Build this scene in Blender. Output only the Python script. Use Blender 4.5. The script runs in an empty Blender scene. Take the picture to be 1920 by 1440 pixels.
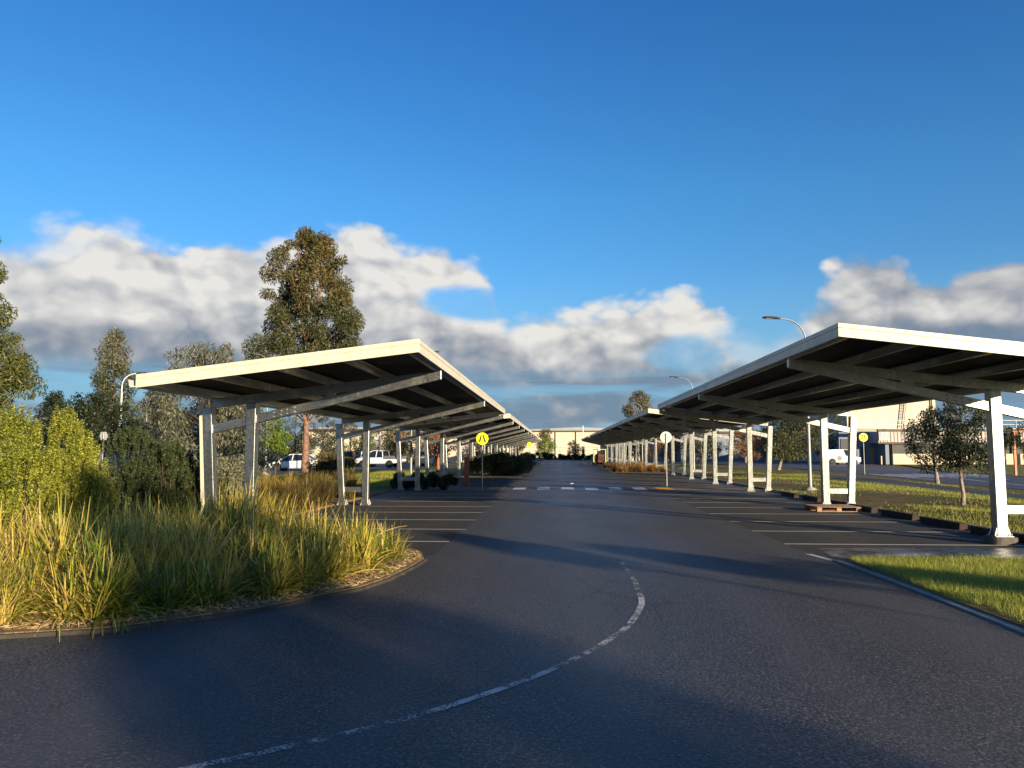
import bpy, bmesh, math, random
import numpy as np
from mathutils import Vector, Matrix, Quaternion
random.seed(7)
RNG = np.random.default_rng(11)
S = bpy.context.scene
COL = S.collection
PI = math.pi
R = math.radians

# ------------------------------------------------------------------ camera
cam = bpy.data.cameras.new("camera"); camo = bpy.data.objects.new("camera", cam); COL.objects.link(camo)
cam.sensor_width = 36.0; cam.lens = 36.0 * 1443 / 1920; cam.clip_start = 0.05; cam.clip_end = 6000
yaw, pit = R(3.2403), R(4.9509)
fw = Vector((-math.sin(yaw) * math.cos(pit), math.cos(yaw) * math.cos(pit), math.sin(pit)))
rt = Vector((math.cos(yaw), math.sin(yaw), 0)); up = rt.cross(fw)
camo.matrix_world = Matrix(((rt.x, up.x, -fw.x, 0), (rt.y, up.y, -fw.y, 0), (rt.z, up.z, -fw.z, 1.75), (0, 0, 0, 1)))
S.camera = camo

# ------------------------------------------------------------------ light
SUN_AZ = R(39.5)          # right of straight-behind
SUN_EL = R(9.3)
sdir = Vector((math.sin(SUN_AZ) * math.cos(SUN_EL), -math.cos(SUN_AZ) * math.cos(SUN_EL), math.sin(SUN_EL)))
sun = bpy.data.lights.new("sun", 'SUN'); suno = bpy.data.objects.new("sun", sun); COL.objects.link(suno)
sun.energy = 5.0; sun.angle = R(0.5); sun.color = (1.0, 0.82, 0.56)
suno.rotation_euler = (-sdir).to_track_quat('-Z', 'Y').to_euler()
suno.location = (0, 0, 60)

S.view_settings.view_transform = 'Standard'; S.view_settings.look = 'None'
S.view_settings.exposure = 1.0; S.view_settings.gamma = 1.0
try:
    S.cycles.max_bounces = 6; S.cycles.transparent_max_bounces = 12; S.cycles.use_denoising = True
    S.cycles.sample_clamp_indirect = 6
except Exception: pass

# ------------------------------------------------------------------ node helpers
class NT:
    def __init__(s, tree): s.t = tree; s.n = tree.nodes; s.l = tree.links
    def new(s, typ, **kw):
        nd = s.n.new(typ)
        for k, v in kw.items(): setattr(nd, k, v)
        return nd
    def put(s, sock, v):
        if v is None: return
        if hasattr(v, 'is_linked') or isinstance(v, bpy.types.NodeSocket): s.l.new(v, sock)
        else: sock.default_value = v
    def math(s, op, a, b=None, c=None, clamp=False):
        nd = s.new('ShaderNodeMath', operation=op, use_clamp=clamp)
        s.put(nd.inputs[0], a); s.put(nd.inputs[1], b); s.put(nd.inputs[2], c)
        return nd.outputs[0]
    def noise(s, vec, scale, detail=4, rough=.55, dist=0.0, dim='3D'):
        nd = s.new('ShaderNodeTexNoise', noise_dimensions=dim)
        s.put(nd.inputs['Vector'], vec); nd.inputs['Scale'].default_value = scale
        nd.inputs['Detail'].default_value = detail; nd.inputs['Roughness'].default_value = rough; nd.inputs['Distortion'].default_value = dist
        return nd.outputs['Fac']
    def ramp(s, fac, stops, interp='LINEAR'):
        nd = s.new('ShaderNodeValToRGB'); cr = nd.color_ramp; cr.interpolation = interp
        while len(cr.elements) < len(stops): cr.elements.new(.5)
        for e, (p, c) in zip(cr.elements, stops):
            e.position = p; e.color = (c[0], c[1], c[2], 1) if not isinstance(c, (int, float)) else (c, c, c, 1)
        s.put(nd.inputs[0], fac); return nd.outputs[0]
    def mix(s, fac, a, b, mode='MIX'):
        nd = s.new('ShaderNodeMix', data_type='RGBA', blend_type=mode)
        s.put(nd.inputs[0], fac)
        for i, v in ((6, a), (7, b)):
            if isinstance(v, (tuple, list)): v = (v[0], v[1], v[2], 1)
            s.put(nd.inputs[i], v)
        return nd.outputs[2]
    def sstep(s, x, a, b):
        nd = s.new('ShaderNodeMapRange', interpolation_type='SMOOTHSTEP')
        s.put(nd.inputs[0], x); nd.inputs[1].default_value = a; nd.inputs[2].default_value = b
        return nd.outputs[0]
    def mapping(s, vec, scale=(1, 1, 1), loc=(0, 0, 0), rot=(0, 0, 0)):
        nd = s.new('ShaderNodeMapping'); s.put(nd.inputs[0], vec)
        nd.inputs['Scale'].default_value = scale; nd.inputs['Location'].default_value = loc; nd.inputs['Rotation'].default_value = rot
        return nd.outputs[0]
    def bump(s, h, strength=.3, dist=.01):
        nd = s.new('ShaderNodeBump'); nd.inputs['Strength'].default_value = strength; nd.inputs['Distance'].default_value = dist
        s.put(nd.inputs['Height'], h); return nd.outputs[0]
    def pos(s): return s.new('ShaderNodeNewGeometry').outputs['Position']
    def obj(s): return s.new('ShaderNodeTexCoord').outputs['Object']
    def island(s): return s.new('ShaderNodeNewGeometry').outputs['Random Per Island']

def material(name):
    m = bpy.data.materials.new(name); m.use_nodes = True
    t = NT(m.node_tree); b = t.n['Principled BSDF']
    return m, t, b

def plain(name, col, rough=.5, metal=0.0, spec=.5, var=.12, scale=6, bump=0.0):
    m, t, b = material(name)
    n = t.noise(t.obj(), scale, 5, .6)
    c = t.ramp(n, [(0.3, [x * (1 - var) for x in col]), (0.7, [min(1, x * (1 + var)) for x in col])])
    t.l.new(c, b.inputs['Base Color'])
    t.l.new(t.ramp(n, [(.3, max(.02, rough - .06)), (.7, min(1, rough + .06))]), b.inputs['Roughness'])
    b.inputs['Metallic'].default_value = metal; b.inputs['Specular IOR Level'].default_value = spec
    if bump:
        t.l.new(t.bump(t.noise(t.obj(), scale * 8, 4), bump, .01), b.inputs['Normal'])
    return m

def leafmat(name, stops, trans=.3, rough=.5):
    m, t, b = material(name)
    isl = t.island()
    big = t.noise(t.pos(), .9, 3, .6)
    f = t.math('ADD', t.math('MULTIPLY', isl, .75), t.math('MULTIPLY', t.math('SUBTRACT', big, .38), .9), clamp=True)
    c = t.ramp(f, stops)
    t.l.new(c, b.inputs['Base Color']); b.inputs['Roughness'].default_value = rough; b.inputs['Specular IOR Level'].default_value = .35
    tr = t.new('ShaderNodeBsdfTranslucent'); t.l.new(c, tr.inputs[0])
    mx = t.new('ShaderNodeMixShader'); mx.inputs[0].default_value = trans
    t.l.new(b.outputs[0], mx.inputs[1]); t.l.new(tr.outputs[0], mx.inputs[2])
    t.l.new(mx.outputs[0], t.n['Material Output'].inputs[0])
    return m

M = {}
def asphalt(name, lo, hi, patch, rough, speck=.5):
    m, t, b = material(name)
    p = t.pos()
    vs_ = t.new('ShaderNodeTexVoronoi', feature='F1'); t.l.new(p, vs_.inputs['Vector']); vs_.inputs['Scale'].default_value = 85
    sc_ = t.new('ShaderNodeSeparateColor'); t.l.new(vs_.outputs['Color'], sc_.inputs[0])
    fine = t.math('ADD', t.math('MULTIPLY', t.noise(p, 34, 4, .75), .72), t.math('MULTIPLY', sc_.outputs[0], .28)); mid = t.noise(p, 38, 4, .6); big = t.noise(t.mapping(p, (1, .35, 1)), .55, 5, .6, .6); huge = t.noise(p, .16, 3)
    base = t.ramp(fine, [(.34, [x * .6 for x in lo]), (.5, [(a + c) / 2 for a, c in zip(lo, hi)]), (.6, [x * 1.15 for x in hi]), (.72, [x * 3.4 for x in hi])])
    base = t.mix(t.sstep(mid, .3, .7), t.mix(1.0, base, (.78, .78, .78), 'MULTIPLY'), base)
    base = t.mix(t.math('MULTIPLY', t.sstep(big, .42, .66), .5), base, patch)
    vo = t.new('ShaderNodeTexVoronoi', feature='F1'); t.l.new(p, vo.inputs['Vector']); vo.inputs['Scale'].default_value = 28
    sp = t.math('MULTIPLY', t.math('LESS_THAN', vo.outputs['Distance'], .13), t.math('GREATER_THAN', t.noise(p, 9, 2), .56))
    base = t.mix(t.math('MULTIPLY', sp, speck), base, (.22, .21, .2))
    sxy = t.new('ShaderNodeSeparateXYZ'); t.l.new(p, sxy.inputs[0])
    lane = t.math('SINE', t.math('ADD', t.math('MULTIPLY', sxy.outputs[0], 3.6), t.math('MULTIPLY', t.math('SUBTRACT', huge, .5), 5)))
    base = t.mix(t.math('MULTIPLY', t.sstep(lane, .2, 1.0), .22), base, [x * 1.25 for x in hi])
    stn = t.sstep(t.noise(p, 1.1, 3, .5, .8), .66, .74)
    base = t.mix(t.math('MULTIPLY', stn, .45), base, lo)
    # fine cracks / seams
    ck = t.new('ShaderNodeTexVoronoi', feature='DISTANCE_TO_EDGE'); t.l.new(t.mapping(p, (1, .35, 1)), ck.inputs['Vector']); ck.inputs['Scale'].default_value = .22
    crk = t.math('MULTIPLY', t.math('LESS_THAN', ck.outputs['Distance'], .0025), t.sstep(huge, .5, .62))
    base = t.mix(t.math('MULTIPLY', crk, .6), base, (.012, .012, .012))
    t.l.new(base, b.inputs['Base Color'])
    damp = t.math('MULTIPLY', t.sstep(sxy.outputs[0], -2.0, .6), t.math('SUBTRACT', 1.0, t.sstep(sxy.outputs[0], 1.2, 3.6)))
    t.l.new(t.math('SUBTRACT', t.math('ADD', t.ramp(huge, [(.3, rough - .1), (.7, rough + .1)]), t.math('MULTIPLY', t.math('SUBTRACT', big, .5), .25)), t.math('MULTIPLY', damp, .10)), b.inputs['Roughness'])
    b.inputs['Specular IOR Level'].default_value = .45
    h = t.math('ADD', fine, t.math('MULTIPLY', mid, .8))
    t.l.new(t.bump(h, .8, .012), b.inputs['Normal'])
    return m
M['asphalt'] = asphalt('asphalt_aisle', (.013, .0125, .0125), (.084, .078, .073), (.074, .070, .067), .62)
M['bays'] = asphalt('asphalt_bays', (.012, .010, .009), (.064, .053, .044), (.042, .035, .030), .70, .3)
M['street'] = asphalt('asphalt_street', (.035, .036, .04), (.08, .08, .085), (.07, .07, .075), .6, .3)
M['path'] = asphalt('asphalt_path', (.03, .028, .026), (.075, .07, .065), (.05, .047, .044), .7, .2)

# galvanised steel
m, t, b = material('galvanised_steel')
o = t.pos()
vo = t.new('ShaderNodeTexVoronoi'); t.l.new(o, vo.inputs['Vector']); vo.inputs['Scale'].default_value = 38
sp = t.new('ShaderNodeSeparateColor'); t.l.new(vo.outputs['Color'], sp.inputs[0])
st = t.noise(t.mapping(o, (9, 9, .8)), 1.6, 5, .65); bl = t.noise(o, 3.2, 4, .6)
f = t.math('ADD', t.math('MULTIPLY', sp.outputs[0], .4), t.math('MULTIPLY', st, .6))
c = t.ramp(f, [(.2, (.25, .265, .262)), (.55, (.34, .35, .345)), (.85, (.43, .43, .41))])
c = t.mix(t.sstep(bl, .52, .72), c, (.52, .52, .48))
c = t.mix(t.math('MULTIPLY', t.sstep(t.noise(o, 22, 3), .66, .74), .5), c, (.68, .67, .62))
t.l.new(c, b.inputs['Base Color']); b.inputs['Metallic'].default_value = .97
t.l.new(t.ramp(f, [(.2, .29), (.8, .43)]), b.inputs['Roughness'])
t.l.new(t.bump(bl, .08, .01), b.inputs['Normal'])
M['galv'] = m
m, t, b = material('cream_paint')
p_ = t.pos(); n_ = t.noise(t.mapping(p_, (3.5, 3.5, .5)), 2.2, 5, .65); n2_ = t.noise(p_, 1.1, 4, .6)
c = t.ramp(n_, [(.28, (.50, .455, .345)), (.5, (.585, .535, .415)), (.75, (.61, .56, .44))])
c = t.mix(t.math('MULTIPLY', t.sstep(n2_, .55, .75), .3), c, (.46, .42, .33))
t.l.new(c, b.inputs['Base Color']); t.l.new(t.ramp(n2_, [(.3, .3), (.7, .48)]), b.inputs['Roughness'])
M['cream'] = m
M['panel_under'] = plain('panel_backsheet', (.010, .010, .012), .5, 0, .3, .3, 3)
m, t, b = material('panel_backsheet_modules')
sx_ = t.new('ShaderNodeSeparateXYZ'); t.l.new(t.pos(), sx_.inputs[0])
fx = t.math('FRACT', t.math('DIVIDE', t.math('ADD', sx_.outputs[0], 50), 1.16)); fy = t.math('FRACT', t.math('DIVIDE', t.math('ADD', sx_.outputs[1], 50), 1.74))
ln = t.math('MAXIMUM', t.math('LESS_THAN', fx, .03), t.math('LESS_THAN', fy, .022))
t.l.new(t.mix(ln, t.mix(t.noise(t.pos(), 2, 3), (.008, .008, .010), (.013, .013, .015)), (.07, .073, .078)), b.inputs['Base Color']); b.inputs['Roughness'].default_value = .6; b.inputs['Specular IOR Level'].default_value = .12
M['panel_under'] = m
M['alu'] = plain('aluminium_frame', (.32, .33, .34), .45, .7, .5, .08, 10)
M['concrete'] = plain('concrete', (.33, .31, .27), .85, 0, .3, .28, 5, .3)
M['kerbc'] = plain('kerb_concrete', (.25, .235, .205), .85, 0, .3, .32, 3, .3)
M['pier'] = plain('footing_concrete', (.10, .085, .075), .8, 0, .3, .35, 9, .3)
M['edging'] = plain('bed_edging_dark', (.045, .038, .032), .85, 0, .3, .35, 6, .3)
M['bolt'] = plain('bolt_steel', (.12, .12, .12), .5, .6)
M['boltl'] = plain('zinc_bolt', (.55, .56, .55), .45, .8)
M['yellow'] = plain('sign_yellow', (.86, .83, .02), .45, 0, .5, .04)
M['black'] = plain('black_vinyl', (.012, .012, .013), .45)
M['signback'] = plain('sign_back_aluminium', (.72, .68, .56), .5, .1, .4, .05)
M['white'] = plain('white_paint', (.80, .79, .76), .3, 0, .5, .03)
M['carwhite'] = plain('car_white', (.78, .79, .80), .22, 0, .6, .02)
M['silver'] = plain('car_silver', (.52, .55, .60), .28, .3, .6, .03)
M['cardark'] = plain('car_charcoal', (.03, .032, .037), .25, .1, .6)
M['carred'] = plain('machine_red', (.09, .018, .014), .5, 0, .5, .3)
M['lime'] = plain('machine_lime', (.62, .70, .07), .45)
M['glass'] = plain('dark_glass', (.012, .017, .028), .06, 0, .7)
M['tyre'] = plain('tyre_rubber', (.018, .018, .018), .8)
M['rim'] = plain('alloy_rim', (.5, .5, .5), .35, .8)
M['lamp_red'] = plain('tail_lamp', (.45, .02, .015), .25)
M['lamp_clear'] = plain('head_lamp', (.75, .77, .78), .12, .2)
M['redpost'] = plain('rust_red_steel', (.28, .07, .035), .6, 0, .4, .3, 8)
M['orange'] = plain('orange_paint', (.62, .17, .05), .5, 0, .4, .12)
M['tactile'] = plain('tactile_orange', (.55, .25, .05), .8, 0, .3, .3, 5)
M['tanpath'] = plain('tan_paving', (.17, .135, .10), .85, 0, .3, .35, 2, .3)
M['mulch'] = None
M['lampgrey'] = plain('lamp_pole_steel', (.27, .28, .28), .5, .5)
M['lamphead'] = plain('lamp_head_dark', (.06, .065, .07), .5, .3)
M['bark_pink'] = plain('smooth_pink_bark', (.20, .115, .085), .85, 0, .2, .5, 3.5, .5)
M['bark_pale'] = plain('pale_bark', (.26, .21, .17), .85, 0, .2, .45, 6, .5)
M['bark_dark'] = plain('dark_bark', (.09, .065, .05), .9, 0, .2, .4, 5, .5)
M['bark_red'] = plain('red_bark', (.32, .11, .06), .85, 0, .2, .4, 5, .4)
M['wallcream'] = plain('warehouse_cream', (.58, .51, .39), .75, 0, .3, .05, .5)
M['wallcream2'] = plain('office_cream', (.56, .48, .36), .8, 0, .3, .08, .7)
M['wallblue'] = plain('blue_grey_cladding', (.16, .20, .26), .6, 0, .3, .1, .6)
M['cladgrey'] = plain('grey_corrugated', (.36, .33, .31), .6, .1, .4, .1, .8)
M['darkbrown'] = plain('dark_brown_flashing', (.06, .035, .03), .6)
M['roofgrey'] = plain('roof_grey', (.30, .32, .33), .5, .3, .4, .1, .4)
M['winglass'] = plain('office_glass', (.10, .10, .09), .08, 0, .8, .3, .6)
M['doorbrown'] = plain('tan_door', (.30, .20, .11), .6)
M['shadowblue'] = plain('roller_door_shade', (.03, .034, .045), .6)  # shade of the dock recess put into the door colour

# painted lines with wear
def paintmat(name, col, wear, patch=0.0):
    m, t, b = material(name)
    p = t.pos()
    t.l.new(t.mix(t.noise(p, 3, 4), [x * .75 for x in col], col), b.inputs['Base Color']); b.inputs['Roughness'].default_value = .7
    n = t.math('ADD', t.math('MULTIPLY', t.noise(p, 55, 5, .7), .62), t.math('MULTIPLY', t.noise(p, 6.5, 3, .6), .38))
    if patch: n = t.math('ADD', n, t.math('MULTIPLY', t.math('SUBTRACT', t.noise(p, 1.25, 2, .5), .5), patch))
    a = t.sstep(n, wear - .015, wear + .015)
    tr = t.new('ShaderNodeBsdfTransparent'); mx = t.new('ShaderNodeMixShader')
    t.l.new(a, mx.inputs[0]); t.l.new(tr.outputs[0], mx.inputs[1]); t.l.new(b.outputs[0], mx.inputs[2])
    t.l.new(mx.outputs[0], t.n['Material Output'].inputs[0])
    return m
M['line'] = paintmat('line_paint', (.80, .75, .64), .36)
M['line_worn'] = paintmat('line_paint_worn', (.56, .54, .49), .503, .55)
M['zebra'] = paintmat('zebra_paint', (.62, .62, .60), .34)
M['slurry'] = paintmat('wet_patch', (.075, .08, .088), .46, .5)
M['slurry'].node_tree.nodes['Principled BSDF'].inputs['Roughness'].default_value = .42
M['slurry2'] = paintmat('slurry_stain', (.42, .42, .42), .53, .5)

# mulch
m, t, b = material('straw_mulch')
p = t.pos(); n1 = t.noise(p, 60, 4, .7); n2 = t.noise(p, 4, 4)
c = t.ramp(n1, [(.3, (.06, .035, .018)), (.5, (.24, .15, .07)), (.7, (.45, .31, .15))])
c = t.mix(t.sstep(n2, .45, .7), c, (.10, .06, .03)); t.l.new(c, b.inputs['Base Color']); b.inputs['Roughness'].default_value = .95
t.l.new(t.bump(n1, .9, .03), b.inputs['Normal']); M['mulch'] = m
# turf
def turfmat(name, g1, g2, dry, dirt, thr=.55):
    m, t, b = material(name)
    p = t.pos(); n1 = t.noise(p, 40, 4, .7); n2 = t.noise(p, .55, 5, .62, .4); n3 = t.noise(t.mapping(p, (1, .4, 1)), 1.7, 4, .6)
    c = t.ramp(n1, [(.3, g1), (.7, g2)])
    c = t.mix(t.sstep(n2, thr - .08, thr + .1), c, t.mix(n1, [x * .6 for x in dry], dry))
    c = t.mix(t.math('MULTIPLY', t.sstep(n3, .56, .68), t.sstep(n2, thr - .1, thr + .15)), c, dirt)
    t.l.new(c, b.inputs['Base Color']); b.inputs['Roughness'].default_value = .95; b.inputs['Specular IOR Level'].default_value = .15
    t.l.new(t.bump(n1, 1.0, .04), b.inputs['Normal']); return m
M['turf'] = turfmat('turf', (.10, .12, .02), (.22, .24, .045), (.30, .21, .09), (.15, .085, .045), .5)
M['vergeg'] = turfmat('verge_ground', (.07, .08, .02), (.17, .17, .045), (.24, .17, .075), (.13, .075, .042), .47)
M['field'] = turfmat('field', (.07, .10, .018), (.16, .18, .04), (.22, .17, .07), (.12, .08, .045), .52)

# foliage
M['l_straw'] = leafmat('strap_leaf', [(0, (.04, .07, .012)), (.2, (.15, .18, .025)), (.42, (.40, .37, .05)), (.7, (.62, .46, .10)), (1, (.68, .46, .20))], .3, .45)
M['l_green'] = leafmat('strap_leaf_green', [(0, (.035, .075, .012)), (.4, (.11, .17, .022)), (.7, (.32, .33, .045)), (1, (.58, .42, .13))], .28, .42)
M['l_gold'] = leafmat('gold_grass_leaf', [(0, (.12, .115, .02)), (.35, (.36, .28, .045)), (.75, (.60, .40, .09)), (1, (.48, .22, .08))], .42, .5)
M['l_rust'] = leafmat('rust_grass_leaf', [(0, (.05, .05, .015)), (.3, (.14, .11, .03)), (.6, (.34, .17, .055)), (1, (.46, .27, .12))], .35, .5)
M['l_brown'] = leafmat('brown_grass_leaf', [(0, (.04, .035, .012)), (.5, (.12, .09, .025)), (1, (.22, .15, .05))], .3, .5)
M['l_turf'] = leafmat('turf_blade', [(0, (.16, .20, .03)), (.45, (.34, .38, .055)), (.8, (.50, .48, .10)), (1, (.52, .40, .17))], .45, .5)
M['l_lime'] = leafmat('lime_sprig', [(0, (.02, .03, .006)), (.32, (.10, .13, .014)), (.65, (.30, .31, .03)), (1, (.52, .48, .09))], .25, .5)
M['l_dark'] = leafmat('shaded_sprig', [(0, (.015, .025, .01)), (.5, (.04, .06, .018)), (1, (.10, .11, .04))], .25, .5)  # leaf colour darkened to carry the shade on these shrubs
M['l_grey'] = leafmat('grey_leaf', [(0, (0.057, 0.063, 0.040)), (.5, (0.161, 0.172, 0.103)), (1, (0.310, 0.299, 0.207))], .25, .5)
M['l_gum'] = leafmat('gum_leaf', [(0, (.018, .026, .012)), (.45, (.06, .072, .028)), (.8, (.13, .125, .05)), (1, (.2, .16, .08))], .25, .45)
M['l_gumtop'] = leafmat('gum_leaf_rusty', [(0, (.025, .032, .012)), (.4, (.085, .085, .025)), (.75, (.17, .125, .04)), (1, (.24, .13, .05))], .25, .45)
M['l_gumedge'] = leafmat('gum_leaf_edge', [(0, (.025, .038, .012)), (.4, (.08, .10, .025)), (.75, (.16, .16, .04)), (1, (.24, .19, .06))], .25, .45)
M['l_verge'] = leafmat('verge_blade', [(0, (.13, .15, .025)), (.4, (.30, .33, .05)), (.7, (.46, .46, .08)), (1, (.46, .34, .13))], .45, .5)
M['l_gumpale'] = leafmat('gum_leaf_pale', [(0, (.04, .045, .028)), (.5, (.125, .13, .08)), (1, (.25, .23, .15))], .25, .45)
M['l_evergreen'] = leafmat('evergreen_leaf', [(0, (.008, .014, .006)), (.5, (.022, .034, .012)), (1, (.06, .07, .028))], .2, .45)
M['l_limetree'] = leafmat('lime_tree_leaf', [(0, (.05, .09, .01)), (.5, (.16, .23, .02)), (1, (.32, .36, .05))], .4, .45)
M['l_autumn'] = leafmat('autumn_leaf', [(0, (.07, .05, .02)), (.5, (.22, .10, .035)), (1, (.36, .18, .06))], .35, .5)
M['l_hedge'] = leafmat('hedge_leaf', [(0, (.012, .018, .008)), (.5, (.032, .042, .016)), (1, (.075, .08, .03))], .2, .5)

# ------------------------------------------------------------------ object helpers
def link(name, mesh, parent=None, loc=None):
    o = bpy.data.objects.new(name, mesh); COL.objects.link(o)
    if parent is not None: o.parent = parent
    if loc is not None: o.location = loc
    return o
def tag(o, label, cat, group=None, kind=None):
    if label: o['label'] = label
    if cat: o['category'] = cat
    if group: o['group'] = group
    if kind: o['kind'] = kind
    return o
def empty(name, loc, label=None, cat=None, rz=0, group=None):
    o = bpy.data.objects.new(name, None); COL.objects.link(o); o.location = loc; o.rotation_euler = (0, 0, rz)
    o.empty_display_size = .3
    return tag(o, label, cat, group)
def copy_tree(o, parent=None):
    c = o.copy(); COL.objects.link(c)
    if parent is not None: c.parent = parent
    for ch in o.children: copy_tree(ch, c)
    return c
def mesh_np(name, V, F, mat, parent=None, smooth=False, loc=None):
    V = np.asarray(V, dtype=np.float32).reshape(-1, 3); F = np.asarray(F, dtype=np.int32)
    k = F.shape[1]; me = bpy.data.meshes.new(name)
    me.vertices.add(len(V)); me.vertices.foreach_set('co', V.ravel())
    me.loops.add(F.size); me.loops.foreach_set('vertex_index', F.ravel())
    me.polygons.add(len(F)); me.polygons.foreach_set('loop_start', np.arange(0, F.size, k, dtype=np.int32))
    me.polygons.foreach_set('loop_total', np.full(len(F), k, dtype=np.int32))
    if smooth: me.polygons.foreach_set('use_smooth', np.ones(len(F), dtype=bool))
    me.materials.append(mat); me.update(calc_edges=True)
    return link(name, me, parent, loc)

class MB:
    def __init__(s): s.v = []; s.f = []; s.sm = []
    def add(s, vs, fs, smooth=False):
        k = len(s.v); s.v += [tuple(v) for v in vs]; s.f += [tuple(i + k for i in f) for f in fs]; s.sm += [smooth] * len(fs); return s
    def box(s, x0, x1, y0, y1, z0, z1):
        return s.add([(x0, y0, z0), (x1, y0, z0), (x1, y1, z0), (x0, y1, z0), (x0, y0, z1), (x1, y0, z1), (x1, y1, z1), (x0, y1, z1)],
                     [(0, 3, 2, 1), (4, 5, 6, 7), (0, 1, 5, 4), (1, 2, 6, 5), (2, 3, 7, 6), (3, 0, 4, 7)])
    def beam(s, a, b, w, h, upv=(0, 0, 1), cut=None):
        a = Vector(a); b = Vector(b); d = (b - a).normalized(); upv = Vector(upv)
        sd = d.cross(upv).normalized(); u2 = sd.cross(d).normalized()
        vs = []
        for p in (a, b):
            for i, j in ((-1, -1), (1, -1), (1, 1), (-1, 1)): vs.append(p + sd * (i * w / 2) + u2 * (j * h / 2))
        return s.add(vs, [(3, 2, 1, 0), (4, 5, 6, 7), (0, 1, 5, 4), (1, 2, 6, 5), (2, 3, 7, 6), (3, 0, 4, 7)])
    def tube(s, pts, rad, n=8, caps=True):
        pts = [Vector(p) for p in pts]; rings = []; prev = None
        for i, p in enumerate(pts):
            d = (pts[min(i + 1, len(pts) - 1)] - pts[max(i - 1, 0)]).normalized()
            if prev is None: a = d.orthogonal().normalized()
            else:
                a = prev - d * prev.dot(d)
                a = a.normalized() if a.length > 1e-6 else d.orthogonal().normalized()
            prev = a; b2 = d.cross(a); r = rad[i] if isinstance(rad, (list, tuple)) else rad
            rings.append([p + (a * math.cos(2 * PI * k / n) + b2 * math.sin(2 * PI * k / n)) * r for k in range(n)])
        vs = [v for rg in rings for v in rg]; fs = []
        for i in range(len(rings) - 1):
            for k in range(n): fs.append((i * n + k, i * n + (k + 1) % n, (i + 1) * n + (k + 1) % n, (i + 1) * n + k))
        s.add(vs, fs, True)
        if caps:
            s.add(rings[0], [tuple(reversed(range(n)))]); s.add(rings[-1], [tuple(range(n))])
        return s
    def cyl(s, a, b, r, n=16): return s.tube([a, b], r, n)
    def prism(s, poly, axis, t0, t1):
        n = len(poly)
        def P(p, t):
            if axis == 'y': return (p[0], t, p[1])
            if axis == 'x': return (t, p[0], p[1])
            return (p[0], p[1], t)
        vs = [P(p, t0) for p in poly] + [P(p, t1) for p in poly]
        fs = [tuple(range(n)), tuple(reversed(range(n, 2 * n)))] + [(i, i + n, (i + 1) % n + n, (i + 1) % n) for i in range(n)]
        return s.add(vs, fs)
    def loft(s, secs, smooth=True):
        n = len(secs[0]); vs = [p for sc in secs for p in sc]; fs = []
        for i in range(len(secs) - 1):
            for k in range(n): fs.append((i * n + k, i * n + (k + 1) % n, (i + 1) * n + (k + 1) % n, (i + 1) * n + k))
        s.add(vs, fs, smooth); s.add(secs[0], [tuple(reversed(range(n)))]); s.add(secs[-1], [tuple(range(n))])
        return s
    def build(s, name, mat, parent=None, bevel=0, loc=None, recalc=True):
        me = bpy.data.meshes.new(name); me.from_pydata([tuple(v) for v in s.v], [], s.f); me.materials.append(mat)
        for p, q in zip(me.polygons, s.sm): p.use_smooth = q
        if recalc:
            bm = bmesh.new(); bm.from_mesh(me); bmesh.ops.recalc_face_normals(bm, faces=bm.faces); bm.to_mesh(me); bm.free()
        o = link(name, me, parent, loc)
        if bevel:
            md = o.modifiers.new('bevel', 'BEVEL'); md.width = bevel; md.segments = 2; md.limit_method = 'ANGLE'; md.angle_limit = R(40)
        return o
def struct(o, label=None): o['kind'] = 'structure'; o['label'] = label or o.name.split('.')[0].replace('_', ' '); return o

# ------------------------------------------------------------------ world: sky and clouds
w = bpy.data.worlds.new("World"); S.world = w; w.use_nodes = True
t = NT(w.node_tree); bg = t.n['Background']; bg.inputs['Strength'].default_value = .07
sky = t.new('ShaderNodeTexSky', sky_type='NISHITA'); sky.sun_disc = False
sky.sun_elevation = SUN_EL; sky.sun_rotation = PI - SUN_AZ; sky.altitude = 50; sky.air_density = 1.0; sky.dust_density = .6; sky.ozone_density = 2.2
tc = t.new('ShaderNodeTexCoord'); D = tc.outputs['Generated']
sx = t.new('ShaderNodeSeparateXYZ'); t.l.new(D, sx.inputs[0])
az = t.math('ARCTAN2', sx.outputs[0], sx.outputs[1]); el = t.math('ARCSINE', sx.outputs[2])
def pix2ang(px, py):
    d = fw + rt * ((px - 960) / 1443) + up * ((720 - py) / 1443); d.normalize()
    return math.atan2(d.x, d.y), math.asin(d.z)
def curve(pts, scale):
    nd = t.new('ShaderNodeFloatCurve'); c = nd.mapping.curves[0]
    q = [((a + .75) / 1.5, e / scale) for a, e in (pix2ang(*p) for p in pts)]
    while len(c.points) < len(q): c.points.new(.5, .5)
    for pt, (x, y) in zip(c.points, q): pt.location = (min(1, max(0, x)), min(1, max(0, y))); pt.handle_type = 'AUTO'
    nd.mapping.update()
    u = t.math('DIVIDE', t.math('ADD', az, .75), 1.5, clamp=True); t.l.new(u, nd.inputs['Value'])
    return t.math('MULTIPLY', nd.outputs[0], scale)
top = curve([(-90, 425), (40, 425), (200, 415), (300, 450), (380, 468), (440, 448), (520, 455), (600, 440), (690, 436), (770, 462), (850, 480), (915, 520), (940, 575), (1000, 590), (1070, 585), (1150, 570), (1265, 556), (1340, 580), (1385, 625), (1440, 640), (1500, 590), (1560, 505), (1640, 472), (1710, 510), (1745, 540), (1810, 512), (1900, 492), (1960, 490)], .5)
comb = t.new('ShaderNodeCombineXYZ'); t.l.new(az, comb.inputs[0]); t.l.new(t.math('MULTIPLY', el, 1.45), comb.inputs[1])
P2 = comb.outputs[0]
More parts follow.
